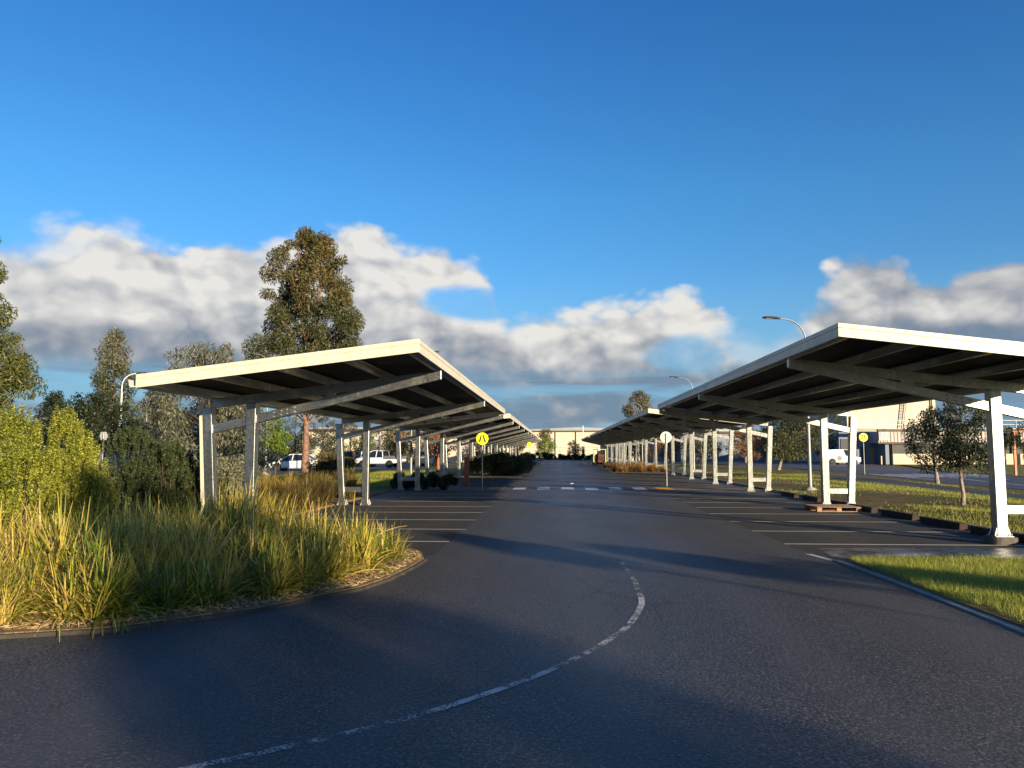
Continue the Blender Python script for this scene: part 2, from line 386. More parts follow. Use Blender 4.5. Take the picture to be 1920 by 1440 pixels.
def puffs(vec):
    a_ = t.noise(vec, 8.0, 8, .56, .15)
    nd = t.new('ShaderNodeTexVoronoi', feature='F1', voronoi_dimensions='2D'); t.l.new(vec, nd.inputs['Vector'])
    nd.inputs['Scale'].default_value = 15; nd.inputs['Detail'].default_value = 2; nd.inputs['Roughness'].default_value = .5
    return t.math('ADD', t.math('MULTIPLY', a_, .62), t.math('MULTIPLY', t.math('SUBTRACT', 1.0, nd.outputs['Distance']), .34))
warpn = t.new('ShaderNodeTexNoise'); t.l.new(P2, warpn.inputs['Vector']); warpn.inputs['Scale'].default_value = 5; warpn.inputs['Detail'].default_value = 4
wsub = t.new('ShaderNodeVectorMath', operation='SUBTRACT'); t.l.new(warpn.outputs['Color'], wsub.inputs[0]); wsub.inputs[1].default_value = (.5, .5, .5)
wsc = t.new('ShaderNodeVectorMath', operation='SCALE'); t.l.new(wsub.outputs[0], wsc.inputs[0]); wsc.inputs['Scale'].default_value = .07
wad = t.new('ShaderNodeVectorMath', operation='ADD'); t.l.new(P2, wad.inputs[0]); t.l.new(wsc.outputs[0], wad.inputs[1]); PW = wad.outputs[0]
n1 = puffs(PW); n1b = puffs(t.mapping(PW, loc=(-.010, -.020, 0)))
n2 = t.noise(t.mapping(P2, (1, 2.6, 1), (3, 1, 0)), 4.2, 7, .6, .4)
n3 = t.noise(t.mapping(P2, (1, 1.5, 1), (7, 2, 0)), 4.5, 6, .55)
ns = t.noise(t.mapping(P2, (.55, 3.6, 1), (1, 5, 0)), 6.0, 7, .58, .5)
edge = t.math('ADD', t.math('SUBTRACT', top, el), t.math('MULTIPLY', t.math('SUBTRACT', n1, .45), .095))
soft = t.math('ADD', .024, t.math('MULTIPLY', t.sstep(n3, .42, .7), .04))
dens = t.math('SMOOTH_MAX', t.math('DIVIDE', t.math('ADD', edge, .018), soft), 0.0, .2)
dens = t.sstep(dens, .05, 1.0)
# the cumulus bank thins out below its flat base; torn stratus and blue gaps lie under it
under = t.sstep(t.math('ADD', el, t.math('MULTIPLY', t.math('SUBTRACT', n3, .5), .05)), .055, .120)
strat = t.math('MULTIPLY', t.sstep(ns, .34, .58), .92)
lowhaze = t.math('SUBTRACT', 1.0, t.sstep(el, .0, .055))
dens = t.math('MULTIPLY', dens, t.math('MAXIMUM', under, t.math('MAXIMUM', strat, t.math('MULTIPLY', lowhaze, .75))))
def blob(px, py, rx, ry):
    a, e = pix2ang(px, py)
    q = t.math('ADD', t.math('POWER', t.math('DIVIDE', t.math('SUBTRACT', az, a), rx), 2), t.math('POWER', t.math('DIVIDE', t.math('SUBTRACT', el, e), ry), 2))
    q = t.math('ADD', q, t.math('MULTIPLY', t.math('SUBTRACT', n2, .5), 5.0))
    return t.math('SUBTRACT', 1.0, t.sstep(q, .2, 1.6))
gap = None
for bb, k in ((blob(880, 572, .052, .022), .95), (blob(1290, 668, .05, .024), .7), (blob(110, 725, .10, .022), .85), (blob(1420, 640, .05, .03), .6)):
    g1 = t.math('MULTIPLY', bb, k); gap = g1 if gap is None else t.math('MAXIMUM', gap, g1)
dens = t.math('MULTIPLY', dens, t.math('SUBTRACT', 1.0, gap))
# shading: bright crests, shaded flat bases
relief = t.math('MULTIPLY', t.math('SUBTRACT', n1, n1b), 1.1)
hh = t.math('DIVIDE', t.math('SUBTRACT', el, .085), t.math('SUBTRACT', top, .075))
hh = t.math('ADD', hh, t.math('MULTIPLY', t.math('SUBTRACT', n3, .5), .40))
lit = t.math('ADD', .14, t.math('MULTIPLY', t.sstep(hh, -.05, .62), .80))
lit = t.math('ADD', lit, relief)
lit = t.math('ADD', lit, t.math('MULTIPLY', t.math('SUBTRACT', n1, .47), .65))
lit = t.math('SUBTRACT', lit, t.math('MULTIPLY', t.sstep(t.math('ABSOLUTE', az), .72, 1.1), .55))  # clouds out of view darkened to lower the ambient light
lit = t.math('SUBTRACT', lit, t.math('MULTIPLY', t.sstep(az, .24, .40), .34), clamp=True)
cc = t.ramp(lit, [(0, (1.25, 1.75, 2.4)), (.22, (1.75, 2.05, 2.5)), (.48, (3.0, 3.05, 3.25)), (.74, (4.5, 4.42, 4.35)), (1, (6.0, 5.8, 5.4))])
hsv = t.new('ShaderNodeHueSaturation'); hsv.inputs['Saturation'].default_value = 1.22; hsv.inputs['Value'].default_value = 1.0; hsv.inputs['Hue'].default_value = .5
t.l.new(sky.outputs[0], hsv.inputs['Color'])
tint = t.ramp(t.math('DIVIDE', el, .8, clamp=True), [(.12, (.56, .72, .94)), (.4, (.52, .82, 1.02)), (.95, (.30, .60, 1.0))])
skyc = t.mix(1.0, t.mix(1.0, hsv.outputs[0], tint, 'MULTIPLY'), (1.45, 1.5, 1.55), 'MULTIPLY')
skyc = t.mix(t.math('SUBTRACT', .8, t.math('MULTIPLY', t.sstep(el, .06, .24), .8)), skyc, (1.5, 3.3, 5.0))
fin = t.mix(t.math('MULTIPLY', dens, .96), skyc, cc)
t.l.new(fin, bg.inputs['Color'])

# ------------------------------------------------------------------ ground sheets
C0 = 1.13
def sheet(name, polys, z, mat):
    mb = MB()
    for poly in polys: mb.add([(x, y, z) for x, y in poly], [tuple(range(len(poly)))])
    return struct(mb.build(name, mat, recalc=False))
def rect(x0, x1, y0, y1): return [(x0, y0), (x1, y0), (x1, y1), (x0, y1)]
sheet('ground', [rect(-2500, 2500, -2500, 3500)], -.03, M['field'])
road = sheet('car_park_road', [rect(-45, 40, -60, 13.0), rect(-2.05, 4.3, 13.0, 146)], 0, M['asphalt'])
bayR = sheet('parking_bays', [rect(4.3, 9.25, 12.8, 146)], -.0, M['bays'])
bayR.location.z = .0
for v in bayR.data.vertices: v.co.z = .0
bayR.data.vertices[0].co.y = bayR.data.vertices[1].co.y = 13.0
bayL = sheet('parking_bays', [rect(-7.1, -2.05, 13.0, 146)], 0, M['bays'])
bays_y = [14.95 + 2.33 * k for k in range(0, 55)]
for side, par in ((1, bayR), (-1, bayL)):
    for k, y in enumerate(bays_y):
        if 34.3 < y < 38.2 or 101 < y < 106: continue
        if side < 0 and 50.5 < y < 62: continue
        if side > 0 and 61 < y < 81: continue
        if y > 139: continue
        x0, x1 = C0 + side * 3.17, C0 + side * (7.5 if side > 0 else 7.0)
        j = random.uniform(-.05, .05)
        MB().add([(x0 + j, y - .045, .004), (x1, y - .045, .004), (x1, y + .045, .004), (x0 + j, y + .045, .004)], [(0, 1, 2, 3) if side > 0 else (3, 2, 1, 0)]).build('bay_line', M['line'], par)
# crossing blocks
for Y0 in (35.0, 102.0):
    for k in range(6):
        x = -1.97 + k * 1.107
        MB().add([(x, Y0, .004), (x + .58, Y0, .004), (x + .58, Y0 + 2.2, .004), (x, Y0 + 2.2, .004)], [(0, 1, 2, 3)]).build('crossing_block', M['zebra'], road)
# worn curved line
arc = [(-2.6, 3.9), (-2.02, 4.32), (-1.44, 4.77), (-.93, 5.22), (-.58, 5.62), (-.18, 6.14), (.16, 6.7), (.47, 7.32), (.74, 8.03), (.93, 8.84), (1.0, 9.31), (1.03, 10.01), (1.06, 11.06), (1.03, 12.5)]
mb = MB(); vs = []; n = len(arc)
pts = []
for i in range(n - 1):
    p0, p1, p2, p3 = (Vector(arc[max(0, min(n - 1, i + k))]) for k in (-1, 0, 1, 2))
    for s_ in range(6):
        u = s_ / 6; pts.append(.5 * ((2 * p1) + (p2 - p0) * u + (2 * p0 - 5 * p1 + 4 * p2 - p3) * u * u + (3 * p1 - p0 - 3 * p2 + p3) * u ** 3))
for i, p in enumerate(pts):
    d = (pts[min(i + 1, len(pts) - 1)] - pts[max(0, i - 1)]).normalized(); nn = Vector((-d.y, d.x)) * .036
    vs += [(p.x + nn.x, p.y + nn.y, .004), (p.x - nn.x, p.y - nn.y, .004)]
mb.add(vs, [(2 * i, 2 * i + 1, 2 * i + 3, 2 * i + 2) for i in range(len(pts) - 1)])
mb.build('worn_line', M['line_worn'], road, recalc=False)
# kerb-side line stub and slurry stain
MB().add([(4.22, 13.55, .004), (4.33, 13.5, .004), (4.47, 12.75, .004), (4.36, 12.7, .004)], [(0, 1, 2, 3)]).build('worn_line', M['zebra'], road)
MB().add([(4.5, 12.95, .004), (9.1, 13.2, .004), (9.15, 14.6, .004), (4.7, 14.35, .004)], [(0, 1, 2, 3)]).build('wet_patch', M['slurry'], bayR, recalc=False)
MB().add([(4.55, 13.15, .008), (7.0, 13.45, .008), (7.0, 13.8, .008), (4.75, 13.6, .008)], [(0, 1, 2, 3)]).build('slurry_stain', M['slurry2'], bayR, recalc=False)
# crossing paths both sides
for Y0 in (35.0, 102.0):
    pl = sheet('crossing_path', [rect(-7.0, -2.06, Y0 - .45, Y0 + 2.35), rect(4.31, 9.2, Y0 - .45, Y0 + 2.35)], .006, M['tanpath'])
    for x0, x1 in ((-3.1, -2.4), (4.6, 5.3)):
        mb = MB(); mb.box(x0, x1, Y0 - .2, Y0 + 2.1, .007, .016)
        for i in range(7):
            for j in range(22):
                x = x0 + .06 + i * .095; y = Y0 - .15 + j * .1
                mb.tube([(x, y, .016), (x, y, .022)], [.022, .014], 6)
        mb.build('tactile_pad', M['tactile'], pl)

# left planting bed (raised) with edging
bed_edge = [(-30, 5.4), (-14, 6.0), (-8, 6.7), (-5.2, 7.1), (-4.35, 7.4), (-3.99, 7.72), (-3.27, 8.4), (-2.88, 9.03), (-2.47, 9.74), (-2.28, 10.42), (-2.14, 11.61), (-2.1, 12.34), (-2.27, 13.05), (-2.9, 13.6), (-4.2, 14.1), (-6.2, 14.6), (-7.05, 15.6), (-7.1, 32.8), (-30, 32.8)]
bed = MB(); nb = len(bed_edge)
bed.add([(x, y, .05) for x, y in bed_edge] + [(x, y, -.02) for x, y in bed_edge], [tuple(range(nb))] + [(i, i + nb, (i + 1) % nb + nb, (i + 1) % nb) for i in range(nb)])
struct(bed.build('planting_bed', M['mulch']))
def kerb(name, path, w0, z1, mat):
    mb = MB(); P = [Vector(p) for p in path]; vs = []
    for i, p in enumerate(P):
        d = (P[min(i + 1, len(P) - 1)] - P[max(0, i - 1)]).normalized(); nn = Vector((-d.y, d.x)) * w0 / 2
        a = p + nn; c = p - nn
        vs += [(a.x, a.y, -.02), (a.x, a.y, z1), (c.x, c.y, z1), (c.x, c.y, -.02)]
    fs = []
    for i in range(len(P) - 1):
        for k in range(3): fs.append((4 * i + k, 4 * i + k + 1, 4 * i + k + 5, 4 * i + k + 4))
    fs += [(0, 1, 2, 3), tuple(4 * (len(P) - 1) + k for k in (3, 2, 1, 0))]
    mb.add(vs, fs); return struct(mb.build(name, mat, bevel=.012))
def inset(path, d):
    P = [Vector(p) for p in path]; out = []
    for i, p in enumerate(P):
        q = (P[min(i + 1, len(P) - 1)] - P[max(0, i - 1)]).normalized(); out.append(p + Vector((q.y, -q.x)) * d)
    return out
kerb('bed_edging', inset(bed_edge[:17], .02), .05, .04, M['edging'])
kerb('kerb', [(4.46, 12.75), (4.5, 12.0), (4.53, 11.0), (4.54, 10.2), (4.53, 9.2), (4.53, 8.4), (4.51, 7.7), (4.48, 6.8), (4.45, 5.5), (4.45, 2), (4.45, -40)], .12, .018, M['kerbc'])
kerb('kerb', [(9.38, 12.9), (9.38, 34.3)], .14, .085, M['kerbc'])
kerb('kerb', [(9.38, 37.6), (9.38, 146)], .14, .085, M['kerbc'])
kerb('kerb', [(-7.18, 37.7), (-7.18, 146)], .12, .085, M['kerbc'])

# verge on the right
def hz(x, y):
    a = max(0, min(1, (x - 9.6) / 2.0)) * max(0, min(1, (15.8 - x) / 2.2)) * max(0, min(1, (y - 14) / 6))
    return .04 + a * (.10 + .05 * math.sin(x * 1.9 + y * .31) + .04 * math.sin(y * .77 + x))
xs = np.linspace(9.44, 22.4, 40); ys = np.concatenate([np.linspace(12.8, 60, 90), np.linspace(61, 92, 25)])
V = [(x, y, hz(x, y)) for y in ys for x in xs]; nx = len(xs)
F = [(j * nx + i, j * nx + i + 1, (j + 1) * nx + i + 1, (j + 1) * nx + i) for j in range(len(ys) - 1) for i in range(nx - 1)]
struct(mesh_np('verge', V, F, M['vergeg'], smooth=True))
nose = MB(); npoly = [(4.61, -40), (40, -40), (40, 12.8), (9.44, 12.8), (7.0, 12.95), (5.5, 12.9), (4.75, 12.75), (4.58, 12.3)]
nose.add([(x, y, .035) for x, y in npoly] + [(x, y, -.02) for x, y in npoly], [tuple(range(8))] + [(i, i + 8, (i + 1) % 8 + 8, (i + 1) % 8) for i in range(8)])
struct(nose.build('verge', M['turf']))
# street, footpath, far lawn
struct(sheet('street', [[(19.2, 12.8), (30.5, 12.8), (30.2, 50), (31.5, 66), (40, 100), (62, 100), (62, 106), (20, 106), (21.6, 92), (23, 74), (22.2, 58), (20.8, 44)], rect(-80, 80, 108, 124)], .052, M['street']))
struct(sheet('footpath', [[(15.4, 12.8), (17.4, 12.8), (17.95, 31), (18.3, 34), (19.25, 44), (19.6, 52), (18.2, 56), (16.85, 45), (16.7, 38), (16.4, 32)]], .052, M['path']))
st = bpy.data.objects['street']
def stripe(par, a, b, wd, z=.057):
    a = Vector(a); b = Vector(b); d = (b - a).normalized(); q = Vector((-d.y, d.x)) * wd / 2
    MB().add([(a.x + q.x, a.y + q.y, z), (a.x - q.x, a.y - q.y, z), (b.x - q.x, b.y - q.y, z), (b.x + q.x, b.y + q.y, z)], [(0, 1, 2, 3)]).build('street_marking', M['zebra'], par)
for k in range(7):
    stripe(st, (22.9 + k * 1.15, 50.5 + k * .4), (22.6 + k * 1.15, 57.0 + k * .4), .5)
for (a, b) in (((22.3, 50.5), (22.2, 46.0)), ((25.6, 53.3), (23.6, 44)), ((28.3, 58.3), (26.5, 47)), ((23.5, 42), (22.6, 38)), ((18.8 + 2.6, 33), (21.2, 31.4)), ((26.2, 45), (25.6, 38)), ((29.0, 48), (28.7, 30))): stripe(st, a, b, .14)
lawn = MB(); lp = [(30.7, 20), (90, 20), (90, 97.5), (42.5, 97.5), (32.5, 68), (30.5, 52)]
lawn.add([(x, y, .07) for x, y in lp] + [(x, y, -.02) for x, y in lp], [tuple(range(6))] + [(i, i + 6, (i + 1) % 6 + 6, (i + 1) % 6) for i in range(6)])
struct(lawn.build('lawn', M['turf']))
struct(sheet('rear_car_park', [[(-60, 70), (-13, 70), (-13, 104), (-60, 104)]], -.012, M['street']))
struct(sheet('rear_car_park', [[(-34, 60), (-19.0, 60), (-19.0, 69.9), (-34, 69.9)]], -.012, M['street']))

# ------------------------------------------------------------------ carports
def carport(side, y0, y1, frames, dz, label, pier=(), detail=False, downpipe=None):
    Xu = lambda u: C0 + side * u
    zb = lambda u: 3.55 - .119 * (u - 3.38) + dz
    uf, ur = 3.38, 8.08
    root = empty('carport', (Xu(uf), y0, 0), label, 'carport', group='solar carports along the aisle')
    def bp(mb, name, mat, bevel=0, par=None):
        ox, oy = Xu(uf), y0
        mb.v = [(x - ox, y - oy, z) for x, y, z in mb.v]
        return mb.build(name, mat, par or root, bevel)
    # roof of panel modules
    mb = MB(); cols = 4; wu = (ur - uf - .12) / cols
    rows = max(1, round((y1 - y0) / 1.75)); wy = (y1 - y0 - .1) / rows
    
    for i in range(1):
        ua, ub = uf + .06, ur - .06
        for j in range(1):
            ya, yb = y0 + .05, y1 - .05
            vs = [(Xu(u), y, zb(u) + z) for z in (.165, .195) for (u, y) in ((ua, ya), (ub, ya), (ub, yb), (ua, yb))]
            mb.add(vs, [(0, 3, 2, 1), (4, 5, 6, 7), (0, 1, 5, 4), (1, 2, 6, 5), (2, 3, 7, 6), (3, 0, 4, 7)])
    bp(mb, 'panel_roof', M['panel_under'])
    # fascias
    def fascia(a, b, out, ends):
        mb = MB(); za, zbb = zb(a[0]), zb(b[0]); ox, oy = out
        def wall(h0, h1, th, off):
            p = []
            for (u, y), z in ((a, za), (b, zbb)):
                for o_ in (off, off + th):
                    for h in (h0, h1): p.append((Xu(u) + ox * o_, y + oy * o_, z + h))
            mb.add(p, [(0, 1, 3, 2), (4, 6, 7, 5), (0, 4, 5, 1), (2, 3, 7, 6), (0, 2, 6, 4), (1, 5, 7, 3)])
        wall(0, .142, .03, 0); wall(.148, .22, .034, -.002); wall(.142, .148, .02, 0)
        bp(mb, 'fascia', M['cream'], .004)
    fascia((uf - .03, y0), (ur, y0), (0, -1), 0); fascia((uf - .03, y1), (ur, y1), (0, 1), 0)
    fascia((uf, y0 - .0), (uf, y1 + .0), (-side, 0), 0)
    # gutter
    g = MB(); gx = [Xu(ur + d) for d in (0, .13)]; z0 = zb(ur)
    g.prism([(gx[0], z0 + .01), (gx[0], z0 + .21), (Xu(ur + .012), z0 + .21), (Xu(ur + .012), z0 + .03), (Xu(ur + .10), z0 + .03), (Xu(ur + .12), z0 + .13), (gx[1] + side * .01, z0 + .14), (gx[1], z0 + .10), (Xu(ur + .11), z0 + .01)], 'y', y0 - .02, y1 + .02)
    bp(g, 'gutter', M['cream'])
    # purlins
    for u in (3.52, 4.6, 5.72, 6.85, 7.98):
        mb = MB(); z = zb(u)
        mb.box(Xu(u) - .004, Xu(u) + .004, y0 + .012, y1 - .012, z + .012, z + .14)
        xa, xb = sorted((Xu(u - .035), Xu(u + .035)))
        mb.box(xa, xb, y0 + .012, y1 - .012, z + .004, z + .012); mb.box(xa, xb, y0 + .012, y1 - .012, z + .14, z + .148)
        bp(mb, 'purlin', M['galv'])
    for k, y in enumerate(frames):
        mb = MB(); a, b2 = 3.62, 8.05
        mb.beam((Xu(a), y, zb(a) - .095), (Xu(b2), y, zb(b2) - .095), .085, .185); bp(mb, 'rafter', M['galv'], .006)
        mb = MB(); zf = 3.455 + dz; zz = lambda u: zf - .2316 * (u - 3.4)
        mb.prism([(Xu(3.40), zz(3.4) + .088), (Xu(3.40), zz(3.4) - .088), (Xu(8.11), zz(8.11) - .088), (Xu(8.11), zz(8.11) + .088)], 'y', y - .07, y + .07)
        bb = bp(mb, 'brace_beam', M['galv'], .006)
        # packer between rafter and brace
        mb = MB(); mb.box(min(Xu(5.55), Xu(5.75)), max(Xu(5.55), Xu(5.75)), y - .05, y + .05, zz(5.65) + .06, zb(5.65) - .17); bp(mb, 'packer', M['galv'])
        zbase = .14 if k in pier else .0
        mb = MB(); mb.box(min(Xu(7.13), Xu(7.33)), max(Xu(7.13), Xu(7.33)), y - .105, y + .105, zbase + .02, zb(7.23) - .186); fp = bp(mb, 'front_post', M['galv'], .01)
        mb = MB(); mb.beam((Xu(7.98), y, zbase + .02), (Xu(8.14), y, zb(8.1) - .175), .19, .2, (0, 1, 0)); rp = bp(mb, 'rear_post', M['galv'], .01)
        mb = MB(); mb.box(min(Xu(7.32), Xu(7.95)), max(Xu(7.32), Xu(7.95)), y - .06, y + .06, zbase + .42, zbase + .585); bp(mb, 'cross_bar', M['galv'], .006)
        for (u, par) in ((7.23, fp), (7.98, rp)):
            mb = MB(); mb.box(Xu(u) - .165, Xu(u) + .165, y - .165, y + .165, zbase + .002, zbase + .02)
            for q in (-1, 1):
                mb.prism([(Xu(u) + q * .1, zbase + .02), (Xu(u) + q * .155, zbase + .02), (Xu(u) + q * .1, zbase + .2)], 'y', y - .012 - .085, y + .012 - .085)
                mb.prism([(Xu(u) + q * .1, zbase + .02), (Xu(u) + q * .155, zbase + .02), (Xu(u) + q * .1, zbase + .2)], 'y', y - .012 + .085, y + .012 + .085)
                for q2 in (-1, 1): mb.cyl((Xu(u) + q * .132, y + q2 * .135, zbase + .02), (Xu(u) + q * .132, y + q2 * .135, zbase + .07), .013, 8)
            bp(mb, 'base_plate', M['galv'], .003, par)
            if k in pier:
                mb = MB(); n = 20; r = .25
                ring = [(abs(math.cos(2 * PI * i / n)) ** .6 * math.copysign(r, math.cos(2 * PI * i / n)), abs(math.sin(2 * PI * i / n)) ** .6 * math.copysign(r, math.sin(2 * PI * i / n))) for i in range(n)]
                mb.prism([(Xu(u) + p[0], y + p[1]) for p in ring], 'z', -.03, zbase); bp(mb, 'footing', M['pier'], .008, par)
        if k < 3:
            for uu in (6.35, 6.5, 6.62, 6.77):
                for dd in (-.04, .04):
                    mb = MB(); mb.cyl((Xu(uu), y - .07, zz(uu) + dd), (Xu(uu), y - .082, zz(uu) + dd), .013, 8)
                    bp(mb, 'bolt', M['bolt'] if side > 0 else M['boltl'], 0, bb)
    if downpipe is not None:
        y = frames[downpipe]
        mb = MB(); mb.beam((Xu(8.12), y - .05, .03), (Xu(8.26), y - .05, 2.9 + dz), .1, .075, (0, 1, 0)); bp(mb, 'downpipe', M['cream'], .008)
    return root
F1 = [15.2, 24.62, 33.95]
F2 = [41.3, 48.4, 55.9, 65.4, 72.4, 79.4, 88.7, 95.7, 102.6]
F3 = [108, 117, 126, 134.5]
carport(1, 12.38, 34.1, F1, 0, 'nearest galvanised carport on the right of the aisle, cream fascia above the grass corner', pier=(0,), downpipe=None)
carport(-1, 12.38, 33.9, F1, -.2, 'nearest galvanised carport on the left of the aisle, its posts rising out of tall grass', downpipe=0)
carport(1, 37.6, 103.6, F2, .02, 'long right hand carport beyond the zebra crossing, behind the pale round sign back')
carport(-1, 37.3, 103.6, F2, -.22, 'long left hand carport beyond the zebra crossing, behind the yellow crossing sign')
carport(1, 105.6, 136.5, F3, .02, 'farthest small carport at the right end of the aisle, beyond the long one')
carport(-1, 105.6, 124, F3[:2], -.22, 'farthest small carport at the left end of the aisle, beyond the long one')

# ------------------------------------------------------------------ street lamps
def lamp(x, y, h, d, label, white=False):
    L = empty('street_lamp', (x, y, 0), label, 'street lamp', group='curved arm street lamps')
    mat = M['white'] if white else M['lampgrey']
    MB().tube([(0, 0, .1), (0, 0, h * .35), (0, 0, h - 1.5)], [.085, .07, .055], 10).build('pole', mat, L)
    arm = [(0, 0, h - 1.5), (0, 0, h - 1.0)]
    for k in range(1, 9):
        a = PI / 2 * k / 8; arm.append((d * (1.0 - math.cos(a)) * .95, 0, h - 1.0 + math.sin(a) * .92))
    arm.append((d * 1.1, 0, h - .07))
    MB().tube(arm, .034, 8).build('arm', mat, L)
    mb = MB(); secs = []
    for (u, wd, th) in ((1.05, .05, .04), (1.2, .12, .055), (1.45, .15, .06), (1.7, .14, .05), (1.8, .09, .03)):
        z = h - .05 + (u - 1.05) * .06
        secs.append([(d * u, -wd, z - .01), (d * u, -wd * .7, z + th), (d * u, wd * .7, z + th), (d * u, wd, z - .01), (d * u, wd * .8, z - .03), (d * u, -wd * .8, z - .03)])
    mb.loft(secs, False); hd = mb.build('lamp_head', M['lamphead'], L)
    MB().box(min(d * 1.3, d * 1.68), max(d * 1.3, d * 1.68), -.1, .1, h - .064, h - .055).build('lens', M['lamp_clear'], hd)
    MB().tube([(0, 0, -.02), (0, 0, .12), (0, 0, .2)], [.3, .26, .12], 12).build('footing', M['concrete'], L)
    return L
lamp(10.85, 33.8, 7.55, -1, 'tallest street lamp above the nearest right carport, arm pointing left')
lamp(10.93, 62, 7.65, -1, 'smaller street lamp over the middle of the right carport roof')
lamp(10.77, 97, 7.8, -1, 'tiny street lamp in front of the distant tree at the right carport end')
lamp(-32.0, 55, 7.5, 1, 'white curved street lamp beside the narrow gum tree on the left', True)
lamp(-21.0, 55, 8.9, -1, 'street lamp head peeping over the left carport roof beside the tall tree')
lamp(-9.43, 50, 8.25, 1, 'street lamp head above the aisle edge of the left carport roof')

# ------------------------------------------------------------------ signs
def legs(mb, s, y):
    # crossing symbol: two walking legs
    for q in (-1, 1):
        poly = [(q * .05, .62), (q * .26, .62), (q * .56, -.34), (q * .70, -.42), (q * .70, -.56), (q * .38, -.56), (q * .28, -.40)]
        mb.prism([(a * s, b * s) for a, b in poly], 'y', y - .004, y)
    return mb
def ped_sign(x, y, h, r, label, face=0, name='crossing_sign'):
    L = empty(name, (x, y, .0), label, 'road sign', face, group='round crossing signs')
    MB().cyl((0, .03, -.05), (0, .03, h + r * .7), .03, 10).build('pole', M['lampgrey'], L)
    n = 40; ring = [(r * math.cos(2 * PI * k / n), h + r * math.sin(2 * PI * k / n)) for k in range(n)]
    d = MB().prism(ring, 'y', -.012, -.004).build('disc', M['yellow'], L)
    b = MB().prism(ring, 'y', -.003, .0).build('disc_back', M['signback'] if name == 'crossing_sign' else M['lampgrey'], L)
    mb = legs(MB(), r * .95, -.0135); mb.v = [(p[0], p[1], p[2] + h) for p in mb.v]; mb.build('leg_symbol', M['black'], d)
    mb = MB(); mb.box(-.09, .09, .0, .012, h - .13, h - .1); mb.box(-.09, .09, .0, .012, h + .1, h + .13); mb.build('bracket', M['lampgrey'], L)
    return L
ped_sign(-3.25, 34.1, 2.28, .27, 'yellow round walking-legs crossing sign left of the near zebra crossing')
ped_sign(22.4, 57.6, 2.72, .31, 'yellow round walking-legs sign beside the street in front of the office')
ped_sign(-3.44, 101.6, 2.55, .31, 'small distant yellow round sign by the far crossing under the left carport tip')
ped_sign(5.5, 38.9, 2.42, .28, 'pale round sign seen from behind, right of the near zebra crossing', PI)
ped_sign(-14.5, 24, 2.22, .12, 'small grey round sign back among the dark shrubs', PI * 1.1, 'shrub_sign')
# red-brown totem post
L = empty('steel_post', (-4.36, 37.7, 0), 'rust red square steel post standing left of the zebra crossing', 'post')
MB().box(-.11, .11, -.07, .07, .0, 1.48).build('shaft', M['redpost'], L, .008)
MB().box(-.125, .125, -.085, .085, 1.481, 1.5).build('cap', M['redpost'], L, .004)
MB().box(-.16, .16, -.12, .12, .006, .02).build('foot_plate', M['redpost'], L)
# orange frame beside the street
L = empty('goal_frame', (31.5, 55, .07), 'thin orange painted steel frame on the lawn by the street', 'frame')
MB().box(-.07, .07, -.07, .07, -.05, 3.1).build('post', M['orange'], L, .01)
MB().box(3.4, 3.54, -.07, .07, -.05, 3.1).build('post', M['orange'], L, .01)
MB().box(.071, 3.399, -.06, .06, 2.93, 3.07).build('cross_bar', M['orange'], L, .01)

# ------------------------------------------------------------------ pallet, sleepers
wood = plain('pallet_wood', (.36, .21, .13), .85, 0, .2, .3, 7, .3); woodtop = plain('grey_timber', (.26, .17, .12), .9, 0, .2, .3, 9, .3)
L = empty('pallet', (8.1, 23.35, 0), 'wooden pallet lying on the asphalt in front of the second right post', 'pallet')
mb = MB()
for k in range(6): mb.box(-.62, .62, -.58 + k * .2, -.58 + k * .2 + .15, .125, .145)
mb.build('deck_boards', woodtop, L, .004)
mb = MB()
for y in (-.53, 0, .53):
    for x in (-.55, 0, .55): mb.box(x - .07, x + .07, y - .05, y + .05, .022, .103)
mb.build('blocks', wood, L, .004)
mb = MB()
for x in (-.55, 0, .55): mb.box(x - .06, x + .06, -.58, .58, .104, .124)
for y in (-.53, 0, .53): mb.box(-.62, .62, y - .06, y + .06, .002, .021)
mb.build('bearers', wood, L, .004)
slp = plain('sleeper_timber', (.055, .038, .03), .9, 0, .2, .4, 6, .4)
pos = ['beside the nearest right carport post', 'second along from the nearest right post', 'third along from the nearest right post', 'just before the pallet', 'right behind the pallet', 'first beyond the pallet', 'second beyond the pallet', 'third beyond the pallet']
names = []
for k in range(8):
    y = 14.0 + 2.33 * k
    o = MB().add(*(lambda w0, l, h: ([(-w0, -l, 0), (w0, -l, 0), (w0, l, 0), (-w0, l, 0), (-w0 * .85, -l, h), (w0 * .85, -l, h), (w0 * .85, l, h), (-w0 * .85, l, h)], [(0, 3, 2, 1), (4, 5, 6, 7), (0, 1, 5, 4), (1, 2, 6, 5), (2, 3, 7, 6), (3, 0, 4, 7)]))(.1, .88, .15)).build('wheel_stop', slp, None, .015, (8.98 + random.uniform(-.05, .05), y, 0))
    o.rotation_euler.z = random.uniform(-.03, .03)
    tag(o, 'dark timber sleeper wheel stop at the kerb, ' + pos[k], 'wheel stop', 'timber wheel stops along the right kerb')
tag(MB().add([(-.11, -.06, 0), (.06, -.09, .01), (.12, .03, .005), (.01, .08, .04), (-.08, .06, .02), (0, 0, .055)], [(0, 1, 5), (1, 2, 5), (2, 3, 5), (3, 4, 5), (4, 0, 5), (4, 3, 2, 1, 0)]).build('crumpled_paper', M['white'], None, 0, (.85, 41.0, .003)), 'scrap of white paper lying on the aisle past the zebra crossing', 'litter')

